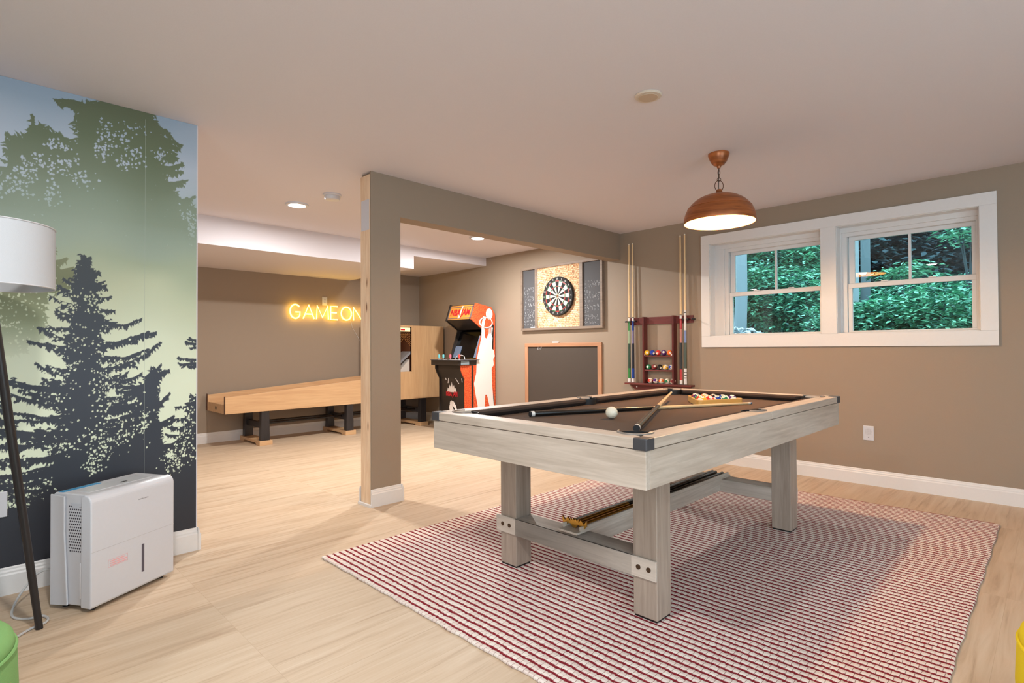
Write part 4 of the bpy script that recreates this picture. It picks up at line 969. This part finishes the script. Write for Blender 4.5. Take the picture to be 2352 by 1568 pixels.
MB().box(.02, .19, .178, .205, HT+.002, HT+.0035).build('blue_strip', mat('panel_blue', lin(60, 150, 200), .3), DH)
MB().box(.225, .255, .098, .112, HT+.0012, HT+.0025).build('top_button', M_BLACK, DH, .001)
for xq in (.04, WD-.04):
    for yq in (.04, DP-.04): MB().cyl((xq, yq, 0), .014, Z0, n=14).build('caster', M_BLACK, DH)

# ================================================================ floor lamp (tripod, drum shade)
LX, LY = .048, 2.82
LM = thing('floor_lamp', 'tripod floor lamp with black legs and white drum shade at the left edge', 'floor lamp', (LX, LY, 0))
top = Vector((0, 0, 1.33))
for a in (.556, .556+2*PI/3, .556+4*PI/3):
    r = .214; foot = Vector((r*math.cos(a), r*math.sin(a), .0)); hub = Vector((.035*math.cos(a), .035*math.sin(a), 1.33))
    MB().tube([foot, foot.lerp(hub, .5), hub], [.0125, .0150, .0155], 20).build('leg', mat('lamp_black', lin(34, 32, 34), .35), LM)
MB().lathe([(0, 1.30), (.045, 1.30), (.05, 1.34), (.03, 1.37), (.010, 1.38), (.010, 1.50), (0, 1.50)], n=24).build('hub', mat('lamp_black', lin(34, 32, 34), .35), LM)
RS = .215
MB().lathe([(RS, 1.362), (RS-.001, 1.592), (RS-.004, 1.592), (RS-.004, 1.362), (RS, 1.362)], n=64).build('lamp_shade', mat('shade_linen', lin(190, 193, 198), .8, bump=.3, bscale=400), LM)
for z_ in (1.362, 1.592):
    MB().tube([(RS*math.cos(2*PI*i/48), RS*math.sin(2*PI*i/48), z_) for i in range(48)], .0024, 6, True).build('shade_rim', M_WHITE, LM)
sp2 = MB()
for k in range(3): sp2.tube([(0, 0, 1.40), (RS*math.cos(k*2.094), RS*math.sin(k*2.094), 1.366)], .0022, 6)
sp2.build('shade_spider', M_WHITE, LM)

def smooth_path(P, n=8):
    P = [Vector(p) for p in P]; out = []
    for i in range(len(P)-1):
        a, b, c, d = P[max(i-1, 0)], P[i], P[i+1], P[min(i+2, len(P)-1)]
        for k in range(n):
            t = k/n; out.append(.5*((2*b)+(c-a)*t+(2*a-5*b+4*c-d)*t*t+(3*b-a-3*c+d)*t*t*t))
    return out+[P[-1]]
CB = smooth_path([(.335, 3.225, .13), (.30, 3.30, .12), (.25, 3.33, .10), (.19, 3.27, .045), (.16, 3.19, .008), (.165, 3.11, .006), (.205, 3.06, .006), (.245, 3.055, .006), (.262, 3.01, .006), (.250, 2.965, .006), (.20, 2.94, .006), (.13, 2.86, .006), (.08, 2.78, .006)])
tag(MB().tube(CB, .0048, 8).build('power_cord', mat('cord_grey', lin(196, 194, 192), .5)), 'grey power cord looping on the floor behind the lamp leg', 'cord')

# ================================================================ ottomans
def ottoman(label, cx, cy, r, h, col, nm):
    t = thing('ottoman', label, 'ottoman', (cx, cy, 0))
    mt = mat(nm, col, .85, 0, .25, bump=.4, bscale=500)
    pr = [(0, .03), (r*.86, .03), (r*.93, .06), (r*.985, .14), (r, .24), (r*.985, h-.055), (r*.965, h-.036)]
    MB().lathe(pr, n=72).build('base', mt, t)
    pr = [(r*.955, h-.036), (r*.968, h-.026), (r*.955, h-.010), (r*.90, h+.004), (r*.72, h+.016), (r*.4, h+.022), (0, h+.024)]
    MB().lathe(pr, n=72).build('cushion', mt, t)
    MB().tube([(r*.972*math.cos(2*PI*i/72), r*.972*math.sin(2*PI*i/72), h-.034) for i in range(72)], .005, 8, True).build('welt', mt, t)
    for k in range(4): MB().cyl((r*.6*math.cos(k*PI/2+.7), r*.6*math.sin(k*PI/2+.7), 0), .02, .032, n=14).build('foot', M_BLACK, t)
ottoman('round green velvet ottoman cut off at the bottom left', -.148, 1.93, .26, .405, lin(116, 158, 96), 'green_velvet')
ottoman('bright yellow round ottoman barely showing at the right edge', 2.00, -.164, .26, .38, lin(238, 214, 40), 'yellow_velvet')

# ================================================================ forest mural
def mural_print():
    import numpy as np
    RES = .001; X0, X1, Z0, Z1 = 0.04, .9385, .115, H-.001
    nx, nz = int((X1-X0)/RES), int((Z1-Z0)/RES); nx -= nx % 2; nz -= nz % 2
    zc = Z0+(np.arange(nz)+.5)*(Z1-Z0)/nz
    def lc(c): return np.array(lin(*c)[:3])
    def ramp(st, z):
        zs = [q[0] for q in st]; cs = np.array([lc(q[1]) for q in st])
        return np.stack([np.interp(z, zs, cs[:, k]) for k in range(3)], -1)
    rg_ = np.random.default_rng(5)
    def soft(scale_x, scale_z):
        a = rg_.random((max(nz//scale_z, 2)+2, max(nx//scale_x, 2)+2)); zi = np.linspace(0, a.shape[0]-1.01, nz); xi = np.linspace(0, a.shape[1]-1.01, nx)
        z0_, x0_ = zi.astype(int), xi.astype(int); fz, fx = (zi-z0_)[:, None], (xi-x0_)[None]; fz = fz*fz*(3-2*fz); fx = fx*fx*(3-2*fx)
        A = a[z0_][:, x0_]; B = a[z0_][:, x0_+1]; C_ = a[z0_+1][:, x0_]; D = a[z0_+1][:, x0_+1]
        return (A*(1-fx)+B*fx)*(1-fz)+(C_*(1-fx)+D*fx)*fz
    zz = zc[:, None]+(soft(260, 160)-.5)*.16
    img = ramp([(.1, (222, 232, 204)), (.9, (222, 230, 204)), (1.15, (212, 220, 194)), (1.40, (192, 200, 170)), (1.6, (164, 176, 148)), (1.78, (156, 172, 160)), (1.95, (176, 188, 196)), (2.1, (182, 192, 206)), (2.4, (150, 168, 186))], zz.ravel()).reshape(nz, nx, 3)
    def new(): return np.zeros((nz, nx), bool)
    def poly(M_, pts, val=True):
        P = [((x-X0)/(X1-X0)*nx, (z-Z0)/(Z1-Z0)*nz) for x, z in pts]
        xs_ = [p[0] for p in P]; zs_ = [p[1] for p in P]
        a0, a1 = max(int(min(xs_)), 0), min(int(max(xs_))+2, nx); b0, b1 = max(int(min(zs_)), 0), min(int(max(zs_))+2, nz)
        if a1 <= a0 or b1 <= b0: return
        gx = np.arange(a0, a1)[None]+.5; gz_ = np.arange(b0, b1)[:, None]+.5; ins_ = np.zeros((b1-b0, a1-a0), bool)
        for i in range(len(P)):
            (xa, za), (xb, zb) = P[i-1], P[i]
            if za == zb: continue
            ins_ ^= ((gz_ < za) != (gz_ < zb)) & (gx < (xb-xa)*(gz_-za)/(zb-za)+xa)
        if val: M_[b0:b1, a0:a1] |= ins_
        else: M_[b0:b1, a0:a1] &= ~ins_
    def tuft(M_, x, z, L, ang, w_=.008):
        dx, dz = math.cos(ang), math.sin(ang)
        poly(M_, [(x-dz*w_*.5, z+dx*w_*.5), (x+dx*L*.5-dz*w_*.45, z+dz*L*.5+dx*w_*.45), (x+dx*L, z+dz*L), (x+dx*L*.5+dz*w_*.45, z+dz*L*.5-dx*w_*.45), (x+dz*w_*.5, z-dx*w_*.5)])
    def branch(M_, x, z, L, side, a0, a1, rnd, thick=.014, tl=.030, hang=1.0):
        n = max(int(L/.009), 4); jx = 0
        for i in range(n):
            t = i/n; jx = jx*.7+rnd.uniform(-.22, .22); ang = a0+(a1-a0)*t+jx; st_ = L/n
            qx, qz = x+side*math.cos(ang)*st_, z+math.sin(ang)*st_; th = thick*(1-t)**.6+.003
            poly(M_, [(x, z-th*.6), (qx, qz-th*.55), (qx, qz+th*.55), (x, z+th*.6)])
            for _ in range(3):
                r_ = rnd.random()
                if r_ < .62: aa = -PI/2+rnd.uniform(-.6, .6); ll = tl*rnd.uniform(.4, 1.25)*hang
                elif r_ < .85: aa = (0 if side > 0 else PI)+rnd.uniform(-.7, .7); ll = tl*rnd.uniform(.3, .7)
                else: aa = PI/2+rnd.uniform(-.9, .9); ll = tl*rnd.uniform(.25, .55)
                tuft(M_, x+rnd.uniform(-.004, .004), z, ll*(1-.3*t), aa, rnd.uniform(.006, .013))
            if rnd.random() < .20 and .1 < t < .85:
                sx_ = x; sz_ = z; sa = rnd.choice((-.8, -.5, .6, .9))+rnd.uniform(-.2, .2); sl = rnd.uniform(.02, .05)*(1-t*.5)
                for k in range(int(sl/.006)):
                    sx_ += side*math.cos(sa)*.006; sz_ += math.sin(sa)*.006
                    for _ in range(2): tuft(M_, sx_, sz_, tl*rnd.uniform(.25, .7), -PI/2+rnd.uniform(-1.3, 1.3), .008)
            x, z = qx, qz
    def edge(M_, pts, rnd, tl=.035, val=True):
        poly(M_, pts, val)
        for i in range(len(pts)):
            a, b_ = pts[i-1], pts[i]; L = math.hypot(b_[0]-a[0], b_[1]-a[1]); k = max(int(L/.005), 1)
            for q in range(k):
                x, z = a[0]+(b_[0]-a[0])*q/k, a[1]+(b_[1]-a[1])*q/k
                for _ in range(2): tuft(M_, x+rnd.uniform(-.01, .01), z+rnd.uniform(-.01, .01), tl*rnd.uniform(.3, 1), rnd.uniform(-PI, PI), .010) if val else poly(M_, [(x+rnd.uniform(-.01, .01), z+rnd.uniform(-.01, .01)) for _ in range(4)], False)
    def holes(M_, spots, n, rnd, r0=.003, r1=.010):
        for k in range(n):
            cx, cz, s1, s2 = rnd.choice(spots); x, z = rnd.gauss(cx, s1), rnd.gauss(cz, s2); r = rnd.uniform(r0, r1)
            poly(M_, [(x+r*rnd.uniform(.3, 1)*math.cos(q), z+r*rnd.uniform(.4, 1.2)*math.sin(q)) for q in (0, .9, 1.8, 2.7, 3.6, 4.5, 5.4)], False)
    def comp(M_, col, alpha=1.0):
        nonlocal img
        a = (M_*alpha)[..., None]; img = img*(1-a)+col*a
    rnd = random.Random(3)
    # ---- far spruce
    F = new()
    edge(F, [(.30, 1.45), (.30, 1.95), (.36, 2.06), (.42, 2.12), (.415, 2.20), (.40, 2.27), (.42, 2.35), (.52, 2.40), (.72, 2.40), (.745, 2.30), (.76, 2.20), (.765, 2.10), (.80, 2.02), (.86, 1.95), (.95, 1.90), (.95, 1.45)], rnd, .04)
    edge(F, [(.04, 1.45), (.04, 1.90), (.10, 1.88), (.155, 2.0), (.16, 2.10), (.22, 2.14), (.26, 2.20), (.33, 2.17), (.42, 2.13), (.42, 1.45)], rnd, .04)
    for (x, z, L, sd, a0, a1) in [(.44, 2.345, .13, -1, .3, -.5), (.40, 2.14, .16, -1, -.1, .5), (.30, 2.10, .17, -1, .1, .5), (.24, 2.02, .12, -1, .1, .6), (.70, 2.355, .13, 1, -.1, -.5), (.72, 2.29, .15, 1, -.1, -.2), (.72, 2.25, .14, 1, -.2, 0), (.76, 2.12, .13, 1, .0, .6), (.78, 2.03, .12, 1, 0, .8), (.84, 1.95, .11, 1, .2, .8), (.26, 2.16, .10, -1, 1.0, 1.5), (.20, 2.06, .10, -1, .5, 1.2), (.10, 1.92, .2, -1, 0, .3), (.76, 2.2, .09, 1, -.4, 0)]:
        for q in range(2): branch(F, x, z-.016*q, L*(1-.1*q), sd, a0, a1, rnd, .024, .036)
    holes(F, [(.52, 2.24, .02, .04), (.60, 2.20, .018, .05), (.66, 2.30, .05, .015), (.66, 2.17, .02, .02), (.60, 2.10, .02, .015), (.50, 2.14, .02, .03), (.76, 2.19, .02, .015), (.33, 2.13, .03, .012), (.36, 2.05, .03, .015), (.42, 1.98, .03, .02), (.25, 2.03, .03, .025), (.20, 1.97, .03, .03), (.18, 1.90, .03, .03), (.30, 1.88, .02, .03), (.10, 1.86, .02, .02), (.90, 1.88, .02, .02), (.915, 1.80, .012, .03), (.33, 2.0, .04, .02)], 620, rnd, .003, .009)
    holes(F, [(.5, 1.75, .25, .12)], 60, rnd, .001, .0035)
    fa = np.clip((zc-1.50)/.30, 0, 1)[:, None]
    fc_ = ramp([(1.45, (170, 180, 152)), (1.68, (150, 164, 146)), (1.85, (134, 148, 128)), (2.0, (116, 128, 104)), (2.2, (100, 112, 84)), (2.4, (96, 104, 78))], (zz+.0).ravel()).reshape(nz, nx, 3)
    comp(F, fc_, fa)
    # ---- middle spruce at the left
    F = new()
    for (x, z, L, sd, a0, a1) in [(.30, 1.54, .14, -1, -.2, .1), (.29, 1.47, .22, -1, -.2, .2), (.28, 1.42, .26, -1, -.2, .2), (.26, 1.36, .24, -1, -.2, .1), (.25, 1.30, .22, -1, -.2, .1), (.22, 1.22, .20, -1, -.2, .1), (.18, 1.15, .16, -1, -.2, .1), (.26, 1.53, .12, 1, .1, .6), (.27, 1.46, .12, 1, .0, .4), (.27, 1.58, .07, 1, .5, 1.1), (.30, 1.50, .10, 1, .3, .7)]:
        for q in range(3): branch(F, x, z-.014*q, L, sd, a0, a1, rnd, .024, .034)
    edge(F, [(.20, 1.12), (.23, 1.48), (.29, 1.48), (.27, 1.2)], rnd, .03)
    holes(F, [(.2, 1.35, .08, .12)], 160, rnd, .003, .007)
    ma_ = np.clip((zc-1.05)/.22, 0, 1)[:, None]*.9
    comp(F, ramp([(1.0, (190, 198, 168)), (1.2, (140, 150, 116)), (1.45, (98, 104, 64)), (1.62, (120, 124, 86))], zc)[:, None], ma_)
    # ---- near spruce with full, drooping boughs
    F = new(); zt_ = 1.590
    tuft(F, .432, 1.56, .045, PI/2, .012)
    z = zt_-.01
    def wf(zv, sd):
        L_ = [(1.60, .015), (1.52, .055), (1.46, .085), (1.40, .11), (1.33, .15), (1.25, .17), (1.18, .21), (1.1, .22), (1.02, .19), (.94, .22), (.85, .27), (.7, .34), (.3, .40)]
        R_ = [(1.60, .015), (1.52, .05), (1.47, .10), (1.40, .13), (1.34, .12), (1.28, .21), (1.2, .28), (1.12, .32), (1.04, .37), (.96, .36), (.85, .33), (.7, .30), (.3, .36)]
        T = (L_ if sd < 0 else R_)[::-1]; return float(np.interp(zv, [q[0] for q in T], [q[1] for q in T]))
    while z > .16:
        for sd in (-1, 1):
            W = wf(z, sd)*rnd.choice((.45, .6, .8, 1.05)); 
            a0 = .35 if z > 1.4 else .0; a0 += rnd.uniform(-.25, .15); branch(F, .437, z+rnd.uniform(-.01, .01), W, sd, a0, a0+.5+rnd.uniform(-.2, .3), rnd, .012+.010*min((zt_-z), .8), .030, 1.05)
        z -= rnd.uniform(.020, .034)*(1 if z > 1.2 else 1.25)
    core = [(.430, 1.58), (.415, 1.52), (.405, 1.45), (.395, 1.40), (.40, 1.35), (.385, 1.28), (.395, 1.20), (.37, 1.12), (.385, 1.05), (.37, .96), (.35, .85), (.34, .70), (.30, .55), (.28, .40), (.1, .3), (.1, .115), (.80, .115), (.62, .4), (.56, .55), (.52, .7), (.50, .85), (.51, .96), (.49, 1.05), (.51, 1.12), (.49, 1.20), (.50, 1.28), (.475, 1.35), (.49, 1.42), (.465, 1.50), (.445, 1.55)]
    edge(F, core, rnd, .028)
    holes(F, [(.37, 1.36, .03, .03), (.48, 1.38, .03, .03), (.36, 1.2, .05, .04), (.50, 1.18, .05, .05), (.34, 1.05, .04, .03), (.55, 1.05, .05, .04), (.34, .92, .04, .03), (.52, .93, .03, .04), (.55, .80, .05, .04), (.30, .80, .05, .03), (.50, .68, .04, .04), (.36, .66, .05, .03), (.47, .55, .02, .04), (.56, .6, .04, .03), (.26, .62, .06, .04), (.22, .48, .05, .05)], 900, rnd, .0025, .0075)
    NV = ramp([(.1, (40, 40, 48)), (.6, (44, 48, 58)), (1.0, (52, 58, 70)), (1.6, (44, 52, 58))], zz.ravel()).reshape(nz, nx, 3)
    comp(F, NV)
    # ---- slim spruce to its right, trees at both edges, dark thicket below
    F = new()
    edge(F, [(.50, .115), (.56, .60), (.62, .70), (.66, .86), (.69, .95), (.71, .98), (.745, 1.02), (.75, .90), (.74, .78), (.76, .66), (.78, .55), (.82, .48), (.86, .42), (.95, .40), (.95, .115)], rnd, .028)
    for (x, z, L, sd, a0, a1) in [(.70, .93, .14, 1, .3, .9), (.72, .82, .12, 1, .3, .8), (.74, .72, .10, 1, .1, .6), (.76, .6, .1, 1, .1, .6), (.68, .93, .12, -1, -.1, .2), (.66, .84, .12, -1, -.2, .2), (.64, .74, .12, -1, -.2, .2), (.70, .98, .10, 1, .5, .8)]:
        for q in range(2): branch(F, x, z-.015*q, L, sd, a0, a1, rnd, .018, .028)
    for (x, z, L) in [(.95, 1.175, .06), (.95, 1.155, .07), (.95, 1.135, .05), (.95, 1.065, .11), (.95, 1.045, .10), (.95, 1.03, .06)]: branch(F, x, z, L, -1, -.05, .25, rnd, .010, .022)
    edge(F, [(.95, .115), (.95, .86), (.915, .85), (.90, .78), (.88, .70), (.86, .60), (.83, .52), (.84, .40)], rnd, .03)
    for z in (.80, .74, .68, .62, .56, .50): branch(F, .93, z, .10+(.8-z)*.3, -1, .1, .4, rnd, .016, .028)
    holes(F, [(.88, .66, .025, .06), (.86, .55, .04, .04), (.82, .50, .03, .03), (.90, .75, .02, .04), (.68, .75, .02, .05), (.60, .66, .02, .04)], 330, rnd, .0025, .008)
    edge(F, [(.04, .115), (.04, .44), (.10, .46), (.20, .44), (.30, .40), (.40, .115)], rnd, .03)
    for (x, z, L, sd, a0, a1) in [(.42, .92, .30, -1, .05, .35), (.40, .80, .34, -1, -.05, .3), (.38, .72, .34, -1, -.1, .2), (.36, .62, .32, -1, -.2, .1), (.04, .90, .12, 1, -.2, -.5), (.04, .80, .16, 1, -.1, -.4), (.04, .70, .18, 1, 0, -.4), (.04, .60, .2, 1, .1, -.3), (.30, .56, .26, -1, -.1, .1), (.28, .50, .24, -1, .0, .2)]:
        for q in range(2): branch(F, x, z-.012*q, L, sd, a0, a1, rnd, .010, .026)
    holes(F, [(.15, .55, .06, .06), (.2, .43, .05, .03), (.12, .42, .04, .03), (.10, .65, .03, .04)], 260, rnd, .003, .009)
    comp(F, NV)
    img = img.reshape(nz//2, 2, nx//2, 2, 3).mean((1, 3)); nz2, nx2 = nz//2, nx//2
    xg = X0+(np.arange(nx2)+.5)*(X1-X0)/nx2; xg[0] = X0; xg[-1] = X1
    zg = Z0+(np.arange(nz2)+.5)*(Z1-Z0)/nz2; zg[0] = Z0; zg[-1] = Z1
    # the sheet goes on to the left outside the picture
    k = 30; xl = np.linspace(-.75, X0-.003, k); xg = np.concatenate([xl, xg]); img = np.concatenate([img[:, k*4:0:-4][:, :k], img], 1); nx2 += k
    XX, ZZ = np.meshgrid(xg, zg); co = np.stack([XX, np.full_like(XX, -.0015), ZZ], -1).reshape(-1, 3)
    me = bpy.data.meshes.new('printed_sheet'); me.vertices.add(len(co)); me.vertices.foreach_set('co', co.ravel().astype(np.float32))
    i0 = (np.arange(nz2-1)[:, None]*nx2+np.arange(nx2-1)[None]).ravel(); fc2 = np.stack([i0, i0+1, i0+nx2+1, i0+nx2], 1).ravel().astype(np.int32)
    me.loops.add(len(fc2)); me.loops.foreach_set('vertex_index', fc2); me.polygons.add(len(i0)); me.polygons.foreach_set('loop_start', (np.arange(len(i0))*4).astype(np.int32)); me.polygons.foreach_set('loop_total', np.full(len(i0), 4, np.int32))
    me.update(calc_edges=True)
    at = me.color_attributes.new('print', 'FLOAT_COLOR', 'POINT'); at.data.foreach_set('color', np.concatenate([img.reshape(-1, 3), np.ones((len(co), 1))], 1).ravel().astype(np.float32))
    m_ = bpy.data.materials.new('mural_print'); m_.use_nodes = True; b_ = m_.node_tree.nodes['Principled BSDF']; b_.inputs['Roughness'].default_value = .5
    an = m_.node_tree.nodes.new('ShaderNodeVertexColor'); an.layer_name = 'print'; m_.node_tree.links.new(an.outputs[0], b_.inputs['Base Color'])
    me.materials.append(m_); o = bpy.data.objects.new('printed_sheet', me); C.objects.link(o); return o
MUR = mural_print(); MUR.name = 'forest_mural'; MUR.location = (0, YM, 0)
tag(MUR, 'forest mural wallpaper of dark spruces against misty sky on the left wall', 'wall mural')
MB().box(.6905, .6913, -.0022, -.0012, .30, 2.36).build('sheet_seam', mat('seam_light', lin(176, 184, 172), .5), MUR)

# ================================================================ outside
GZ = 1.10
gm_ = mat('forest_soil', lin(62, 76, 76), .95, bscale=3, bump=.5)
g = MB(); rnd = random.Random(5); nx, ny = 26, 40; grid = []
def gz(x, y): 
    return GZ+max(0, x-8)*.10+max(0, x-11)*.38+.05*math.sin(x*2.1+y)+.05*math.sin(y*1.7)
for i in range(nx+1):
    row = []
    for j in range(ny+1):
        x = XW+TW+.0+i*.62; y = -9+j*.62; row.append(g.b.verts.new((x, y, gz(x, y)-(.06 if i == 0 else 0))))
    grid.append(row)
for i in range(nx):
    for j in range(ny): 
        f = g.b.faces.new((grid[i][j], grid[i+1][j], grid[i+1][j+1], grid[i][j+1])); f.smooth = True
struct(g.build('ground_outside', gm_))
# gravel heap
gv = MB(); 
for k in range(900):
    x, y = rnd.uniform(6.9, 8.3), rnd.uniform(2.15, 3.9)
    h_ = .30*max(0, 1-abs(x-7.7)/.9)*max(0, min(1, (y-2.1)/.9)); r = rnd.uniform(.02, .06)
    c = Vector((x, y, gz(x, y)+h_)); pts = [c+Vector((rnd.uniform(-r, r), rnd.uniform(-r, r), rnd.uniform(-r*.6, r*.6))) for _ in range(6)]
    vs__ = [gv.b.verts.new(p) for p in pts]; 
    try: bmesh.ops.convex_hull(gv.b, input=vs__)
    except Exception: pass
for f in [v for v in gv.b.verts if not v.link_faces]: gv.b.verts.remove(f)
tag(gv.build('gravel_heap', mat('white_gravel', lin(214, 220, 226), .8, bscale=20)), 'pale gravel heap outside the left window', 'gravel', None, 'stuff')
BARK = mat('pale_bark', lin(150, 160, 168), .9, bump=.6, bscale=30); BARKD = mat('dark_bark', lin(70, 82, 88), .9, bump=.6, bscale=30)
def trunk_tree(label, x, y, r, h, m_, lean=0):
    z0 = gz(x, y)-.1; t = thing('tree_trunk', label, 'tree', (x, y, z0), 0, 'tree trunks outside the windows')
    pts = [(lean*k*h/6+.02*math.sin(k*1.3), .02*math.cos(k*2), h*k/6) for k in range(7)]
    MB().tube(pts, [r*(1.2-.35*k/6) for k in range(7)], 14).build('trunk', m_, t)
    br_ = MB()
    for k in range(4):
        zz = h*(.35+.15*k); a = k*2.2; br_.tube([(lean*zz, 0, zz), (lean*zz+.5*math.cos(a), .5*math.sin(a), zz+.4)], [r*.3, r*.12], 8)
    br_.build('branches', m_, t)
trunk_tree('pale straight tree trunk at the left side of the right window', 8.0, 1.86, .060, 5, BARK)
trunk_tree('thinner grey trunk just right of the pale trunk', 9.4, 2.02, .055, 5.5, mat('grey_bark', lin(110, 122, 130), .9))
trunk_tree('pale trunk at the left edge of the left window', 8.0, 3.28, .075, 5, BARK, .0)
rnd = random.Random(21)
for k in range(16):
    y = -1.5+k*.62+rnd.uniform(-.2, .2); x = rnd.uniform(12.5, 15.5)
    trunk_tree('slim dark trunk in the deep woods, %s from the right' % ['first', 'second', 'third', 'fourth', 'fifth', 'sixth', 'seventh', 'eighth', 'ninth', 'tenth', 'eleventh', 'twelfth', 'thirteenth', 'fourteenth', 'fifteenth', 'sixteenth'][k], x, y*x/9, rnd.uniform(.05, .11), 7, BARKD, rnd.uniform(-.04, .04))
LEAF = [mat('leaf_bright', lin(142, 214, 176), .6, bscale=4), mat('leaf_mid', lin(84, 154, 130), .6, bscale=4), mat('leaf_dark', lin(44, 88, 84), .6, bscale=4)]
DEEP_SHADE = [mat('shaded_leaf_light', lin(60, 102, 98), .8), mat('shaded_leaf_mid', lin(48, 82, 88), .8), mat('shaded_leaf_dark', lin(40, 66, 76), .8)]  # darker leaf set; the shade of the deep woods is painted into it
def shrub(label, c, rad, n, ls, mixw, seed, stem=True):
    leafmats = DEEP_SHADE if mixw[0] == 0 else LEAF
    rnd = random.Random(seed); cx, cy, cz = c
    t = thing('leafy_shrub', label, 'shrub', (cx, cy, gz(cx, cy)), 0, 'shrubs outside the windows')
    mb = MB(); oz_ = cz-gz(cx, cy)
    # leaves gathered in sprays
    sprays = [(rnd.gauss(0, .5), rnd.gauss(0, .5), rnd.gauss(0, .5)) for _ in range(max(n//16, 6))]
    for k in range(n):
        s_ = sprays[k % len(sprays)]; q = Vector(s_)
        if q.length > 1: q.normalize()
        p = Vector((q.x*rad[0], q.y*rad[1], q.z*rad[2]+oz_))+Vector((rnd.gauss(0, .08), rnd.gauss(0, .10), rnd.gauss(0, .022)))
        a = rnd.uniform(0, 2*PI); u = Vector((math.cos(a), math.sin(a), rnd.uniform(-.45, .1))).normalized(); L_ = ls*rnd.uniform(.6, 1.2)
        v = u.cross(Vector((rnd.uniform(-.5, .5), rnd.uniform(-.5, .5), 1))).normalized()*L_*.24
        A = mb.b.verts.new(p); B = mb.b.verts.new(p+u*L_*.45+v); D = mb.b.verts.new(p+u*L_*.45-v); E_ = mb.b.verts.new(p+u*L_-Vector((0, 0, L_*.12)))
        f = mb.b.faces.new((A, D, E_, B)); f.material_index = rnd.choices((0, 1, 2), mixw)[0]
    mb.build('foliage', leafmats, t, sharp='raw')
    st_ = MB()
    for k in range(5):
        a = k*1.3; st_.tube([(0, 0, 0), (.15*math.cos(a)*rad[0], .15*math.sin(a)*rad[1], oz_*.6), (.5*math.cos(a)*rad[0], .5*math.sin(a)*rad[1], oz_+rad[2]*.2)], [.014, .010, .004], 6)
    st_.build('stems', BARKD, t)
# near shrubs seen low in the right window and right half of the left one
SP = []
rs = random.Random(4)
ORD = ['first', 'second', 'third', 'fourth', 'fifth', 'sixth', 'seventh', 'eighth', 'ninth', 'tenth', 'eleventh', 'twelfth', 'thirteenth', 'fourteenth', 'fifteenth', 'sixteenth']
for k in range(10):
    x = 7.3+rs.uniform(0, .9); ratio = .250-.017*k; SP.append(('bright low shrub outside the right window, %s from the left' % ORD[k], (x, x*ratio, GZ+.30+rs.uniform(-.06, .12)), (.42, .40, .30), 1500, .085, (5, 4, 1)))
for k in range(8):
    x = 8.6+rs.uniform(0, 1.0); ratio = .410-.018*k; SP.append(('bright leafy shrub outside the left window, %s from the left' % ORD[k], (x, x*ratio, GZ+.70+rs.uniform(-.15, .35)), (.55, .42, .50), 1700, .095, (5, 4, 2)))
for k in range(6):
    x = 9.6+rs.uniform(0, 1); ratio = .235-.028*k; SP.append(('half-height shrub behind the low ones outside the right window, %s from the left' % ORD[k], (x, x*ratio, GZ+.62+rs.uniform(-.12, .15)+.04*k), (.6, .55, .30), 1400, .10, (3, 5, 3)))
for k in range(6):
    x = 10.6+rs.uniform(0, .8); ratio = .40-.024*k; SP.append(('tall maple sapling behind the left window shrubs, %s from the left' % ORD[k], (x, x*ratio, GZ+1.75+rs.uniform(-.3, .45)), (.6, .45, .42), 1300, .12, (4, 5, 2)))
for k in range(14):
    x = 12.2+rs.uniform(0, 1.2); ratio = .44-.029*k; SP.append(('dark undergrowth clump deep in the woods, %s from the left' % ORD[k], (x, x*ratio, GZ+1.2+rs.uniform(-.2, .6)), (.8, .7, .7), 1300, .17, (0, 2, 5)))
SP.append(('single bright maple spray against the dark woods in the right window', (9.0, 9.0*.160, GZ+1.02), (.26, .26, .13), 420, .10, (6, 3, 0)))
SP.append(('leafy spray at the upper right corner of the right window', (9.0, 9.0*.088, GZ+1.45), (.4, .22, .18), 420, .10, (3, 4, 1)))
for k, (lb, c, rad, n, ls, mw) in enumerate(SP): shrub(lb, c, rad, n, ls, mw, 100+k)
# dense dark wood edge far behind, as a rising bank of foliage
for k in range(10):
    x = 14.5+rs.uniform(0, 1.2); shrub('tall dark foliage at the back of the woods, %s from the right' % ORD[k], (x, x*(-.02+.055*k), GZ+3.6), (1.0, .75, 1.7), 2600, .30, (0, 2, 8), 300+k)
